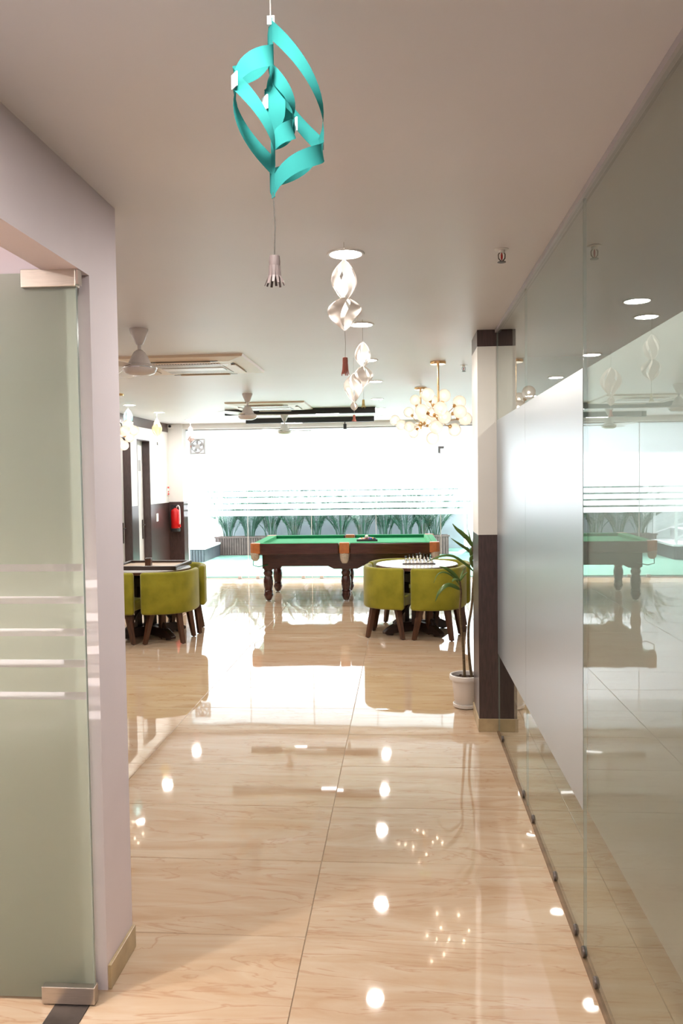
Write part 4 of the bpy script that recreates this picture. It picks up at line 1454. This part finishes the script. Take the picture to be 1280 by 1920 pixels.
# ------------------------------------------------------------------ cassette air conditioners
for (x, y, lb) in ((-1.70, 6.54, 'beige ceiling cassette air conditioner nearer the pink pier'), (-1.69, 10.30, 'beige ceiling cassette air conditioner above the pool table')):
    t = thing('air_conditioner', (x, y, CEIL), lb, 'air conditioner', 'ceiling cassette air conditioners')
    H_ = 0.50
    mb = MB()
    vs = [(-H_, -H_, 0), (H_, -H_, 0), (H_, H_, 0), (-H_, H_, 0), (-H_ + 0.01, -H_ + 0.01, -0.018), (H_ - 0.01, -H_ + 0.01, -0.018), (H_ - 0.01, H_ - 0.01, -0.018), (-H_ + 0.01, H_ - 0.01, -0.018),
          (-0.36, -0.36, -0.036), (0.36, -0.36, -0.036), (0.36, 0.36, -0.036), (-0.36, 0.36, -0.036)]
    mb.add(vs, [(0, 1, 5, 4), (1, 2, 6, 5), (2, 3, 7, 6), (3, 0, 4, 7), (4, 5, 9, 8), (5, 6, 10, 9), (6, 7, 11, 10), (7, 4, 8, 11), (8, 9, 10, 11)])
    part(mb, 'panel', 'ac_beige', t)
    part(MB().box(-0.27, 0.27, -0.27, 0.27, -0.041, -0.034), 'intake_grille', 'grille', t, bevel=(0.004, 2))
    part(MB().box(-0.255, 0.255, -0.075, 0.075, -0.046, -0.040), 'grille_bar', 'chrome' if False else 'white_plastic', t, bevel=(0.004, 2))
    for k in range(4):
        slot = MB().prism([(-0.28, -0.378), (0.28, -0.378), (0.24, -0.352), (-0.24, -0.352)], -0.0375, -0.030)
        s_ = part(slot, 'air_slot', 'black', t)
        s_.rotation_euler = (0, 0, k * pi / 2)
        v_ = part(MB().box(-0.215, 0.215, -0.384, -0.348, -0.046, -0.038), 'vane', 'ac_beige', s_, bevel=(0.002, 2))

# ------------------------------------------------------------------ black linear lights over the pool table
for (y, x0, x1, l0, l1, lb) in ((10.86, -2.41, -0.355, -1.16, -0.85, 'nearer black linear ceiling light above the pool table'),
                                (12.48, -2.44, -0.428, -1.88, -1.56, 'farther black linear ceiling light by the window')):
    xc = (x0 + x1) / 2
    t = thing('linear_light', (xc, y, CEIL), lb, 'light', 'black linear ceiling lights')
    part(MB().box(x0 - xc, x1 - xc, -0.04, 0.04, -0.078, 0), 'profile', 'black', t)
    part(MB().box(l0 - xc, l1 - xc, -0.03, 0.03, -0.084, -0.077), 'led_panel', 'led_strip', t)
sp = thing('track_spotlight', (-0.885, 12.48, CEIL - 0.078), 'small black spotlight hanging under the farther linear light', 'light')
part(MB().tube([(0, 0, 0), (0, 0, -0.03)], 0.008, 8), 'stem', 'black', sp)
part(MB().lathe([(0.024, -0.11), (0.026, -0.105), (0.026, -0.03), (0.010, -0.026)], 14), 'spot_body', 'black', sp, smooth=40)

# ------------------------------------------------------------------ sprinklers
for (x, y, lb) in ((0.428, 3.47, 'fire sprinkler head in the corridor ceiling near the glass partition'), (0.535, 6.99, 'fire sprinkler head in the hall ceiling beyond the column')):
    t = thing('sprinkler', (x, y, CEIL), lb, 'sprinkler', 'fire sprinklers')
    part(MB().lathe([(0.012, -0.014), (0.014, -0.004), (0.030, -0.002), (0.030, 0.0)], 16), 'escutcheon', 'white_plastic', t, smooth=40)
    yk = MB()
    for s in (-1, 1):
        yk.tube([(s * 0.008, 0, -0.012), (s * 0.014, 0, -0.022), (s * 0.013, 0, -0.038), (s * 0.003, 0, -0.050)], 0.0026, 6)
    part(yk, 'frame_arms', 'dark_steel', t)
    part(MB().lathe([(0.002, -0.046), (0.0042, -0.036), (0.0042, -0.024), (0.002, -0.014)], 10), 'glass_bulb', 'red_bulb', t, smooth=60)
    part(MB().lathe([(0.018, -0.0545), (0.018, -0.0525), (0.003, -0.048)], 14), 'deflector', 'dark_steel', t)

# ------------------------------------------------------------------ bubble chandeliers
globe_me = MB().sphere((0, 0, 0), 0.056, 20, 12).mesh('globe')
globe_me.materials.append(M['globe'])
bulb_me = MB().sphere((0, 0, 0), 0.011, 10, 6).mesh('bulb')
bulb_me.materials.append(M['bulb'])
cap_me = MB().lathe([(0.016, -0.004), (0.016, 0.012), (0.006, 0.02)], 12).mesh('cap')
cap_me.materials.append(M['brass'])


def pix(px_, py_, y):
    d = cam.matrix_world.to_3x3() @ Vector(((px_ - 640) / 1500, -(py_ - 960) / 1500, -1))
    p = Vector((0, 0, 1.7)) + d * (y / d.y)
    return p


def chandelier(x, y, hub_z, globes, label):
    t = thing('bubble_chandelier', (x, y, CEIL), label, 'chandelier', 'bubble chandeliers')
    hz = hub_z - CEIL
    part(MB().lathe([(0.062, -0.022), (0.065, -0.018), (0.065, 0.0)], 24), 'canopy', 'brass', t, smooth=40)
    part(MB().tube([(0, 0, -0.02), (0, 0, hz - 0.05)], 0.009, 10), 'stem', 'brass', t, smooth=60)
    part(MB().sphere((0, 0, hz), 0.024, 12, 8), 'hub', 'brass', t, smooth=60)
    for g in globes:
        g = Vector(g)
        hub = Vector((0, 0, hz))
        dv = g - hub
        k = hub + dv * 0.45 + Vector((0, 0, -0.02))
        tip = g - dv.normalized() * 0.03
        a = part(MB().tube([hub, k, tip], 0.0032, 6), 'arm', 'brass', t, smooth=60)
        c = link('cap', cap_me, None, a, loc=tuple(g - dv.normalized() * 0.056))
        c.rotation_euler = (-dv).to_track_quat('Z', 'Y').to_euler()
        gl = link('globe', globe_me, None, t, smooth=70, loc=tuple(g))
        link('bulb', bulb_me, None, gl)
    return t


def rel(lst, x, y):
    out = []
    for i, (a, b, dy) in enumerate(lst):
        p = pix(a, b, y + dy)
        out.append((p.x - x, dy, p.z - CEIL))
    return out


c1 = rel([(832, 742, .05), (801, 740, -.1), (809, 752, .15), (825, 766, -.2), (833, 782, -.12), (861, 754, .1), (862, 772, -.05), (872, 785, 0.02), (811, 776, .2), (818, 801, -.08),
          (811, 822, .0), (852, 806, .12), (790, 770, .05)], 0.304, 6.73)
chandelier(0.304, 6.73, 2.20, c1, 'nearer brass bubble chandelier beside the column')
c2 = rel([(778, 750, .0), (766, 773, .1), (792, 781, -.15), (804, 790, .05), (752, 797, -.1), (786, 800, .15), (740, 788, .05), (767, 800, -.2), (812, 800, .0), (775, 812, 0.05), (822, 782, .15)], 0.202, 8.64)
chandelier(0.202, 8.64, 2.27, c2, 'farther brass bubble chandelier above the chess table')
c3 = rel([(240, 796, -.05), (251, 807, .05), (234, 808, -.1), (243, 820, .1), (232, 835, .0), (220, 800, 0), (212, 815, .1), (222, 828, -.15), (205, 830, 0), (200, 805, .1)], -3.10, 8.60)
chandelier(-3.10, 8.60, 2.23, c3, 'brass bubble chandelier partly hidden behind the pink pier')
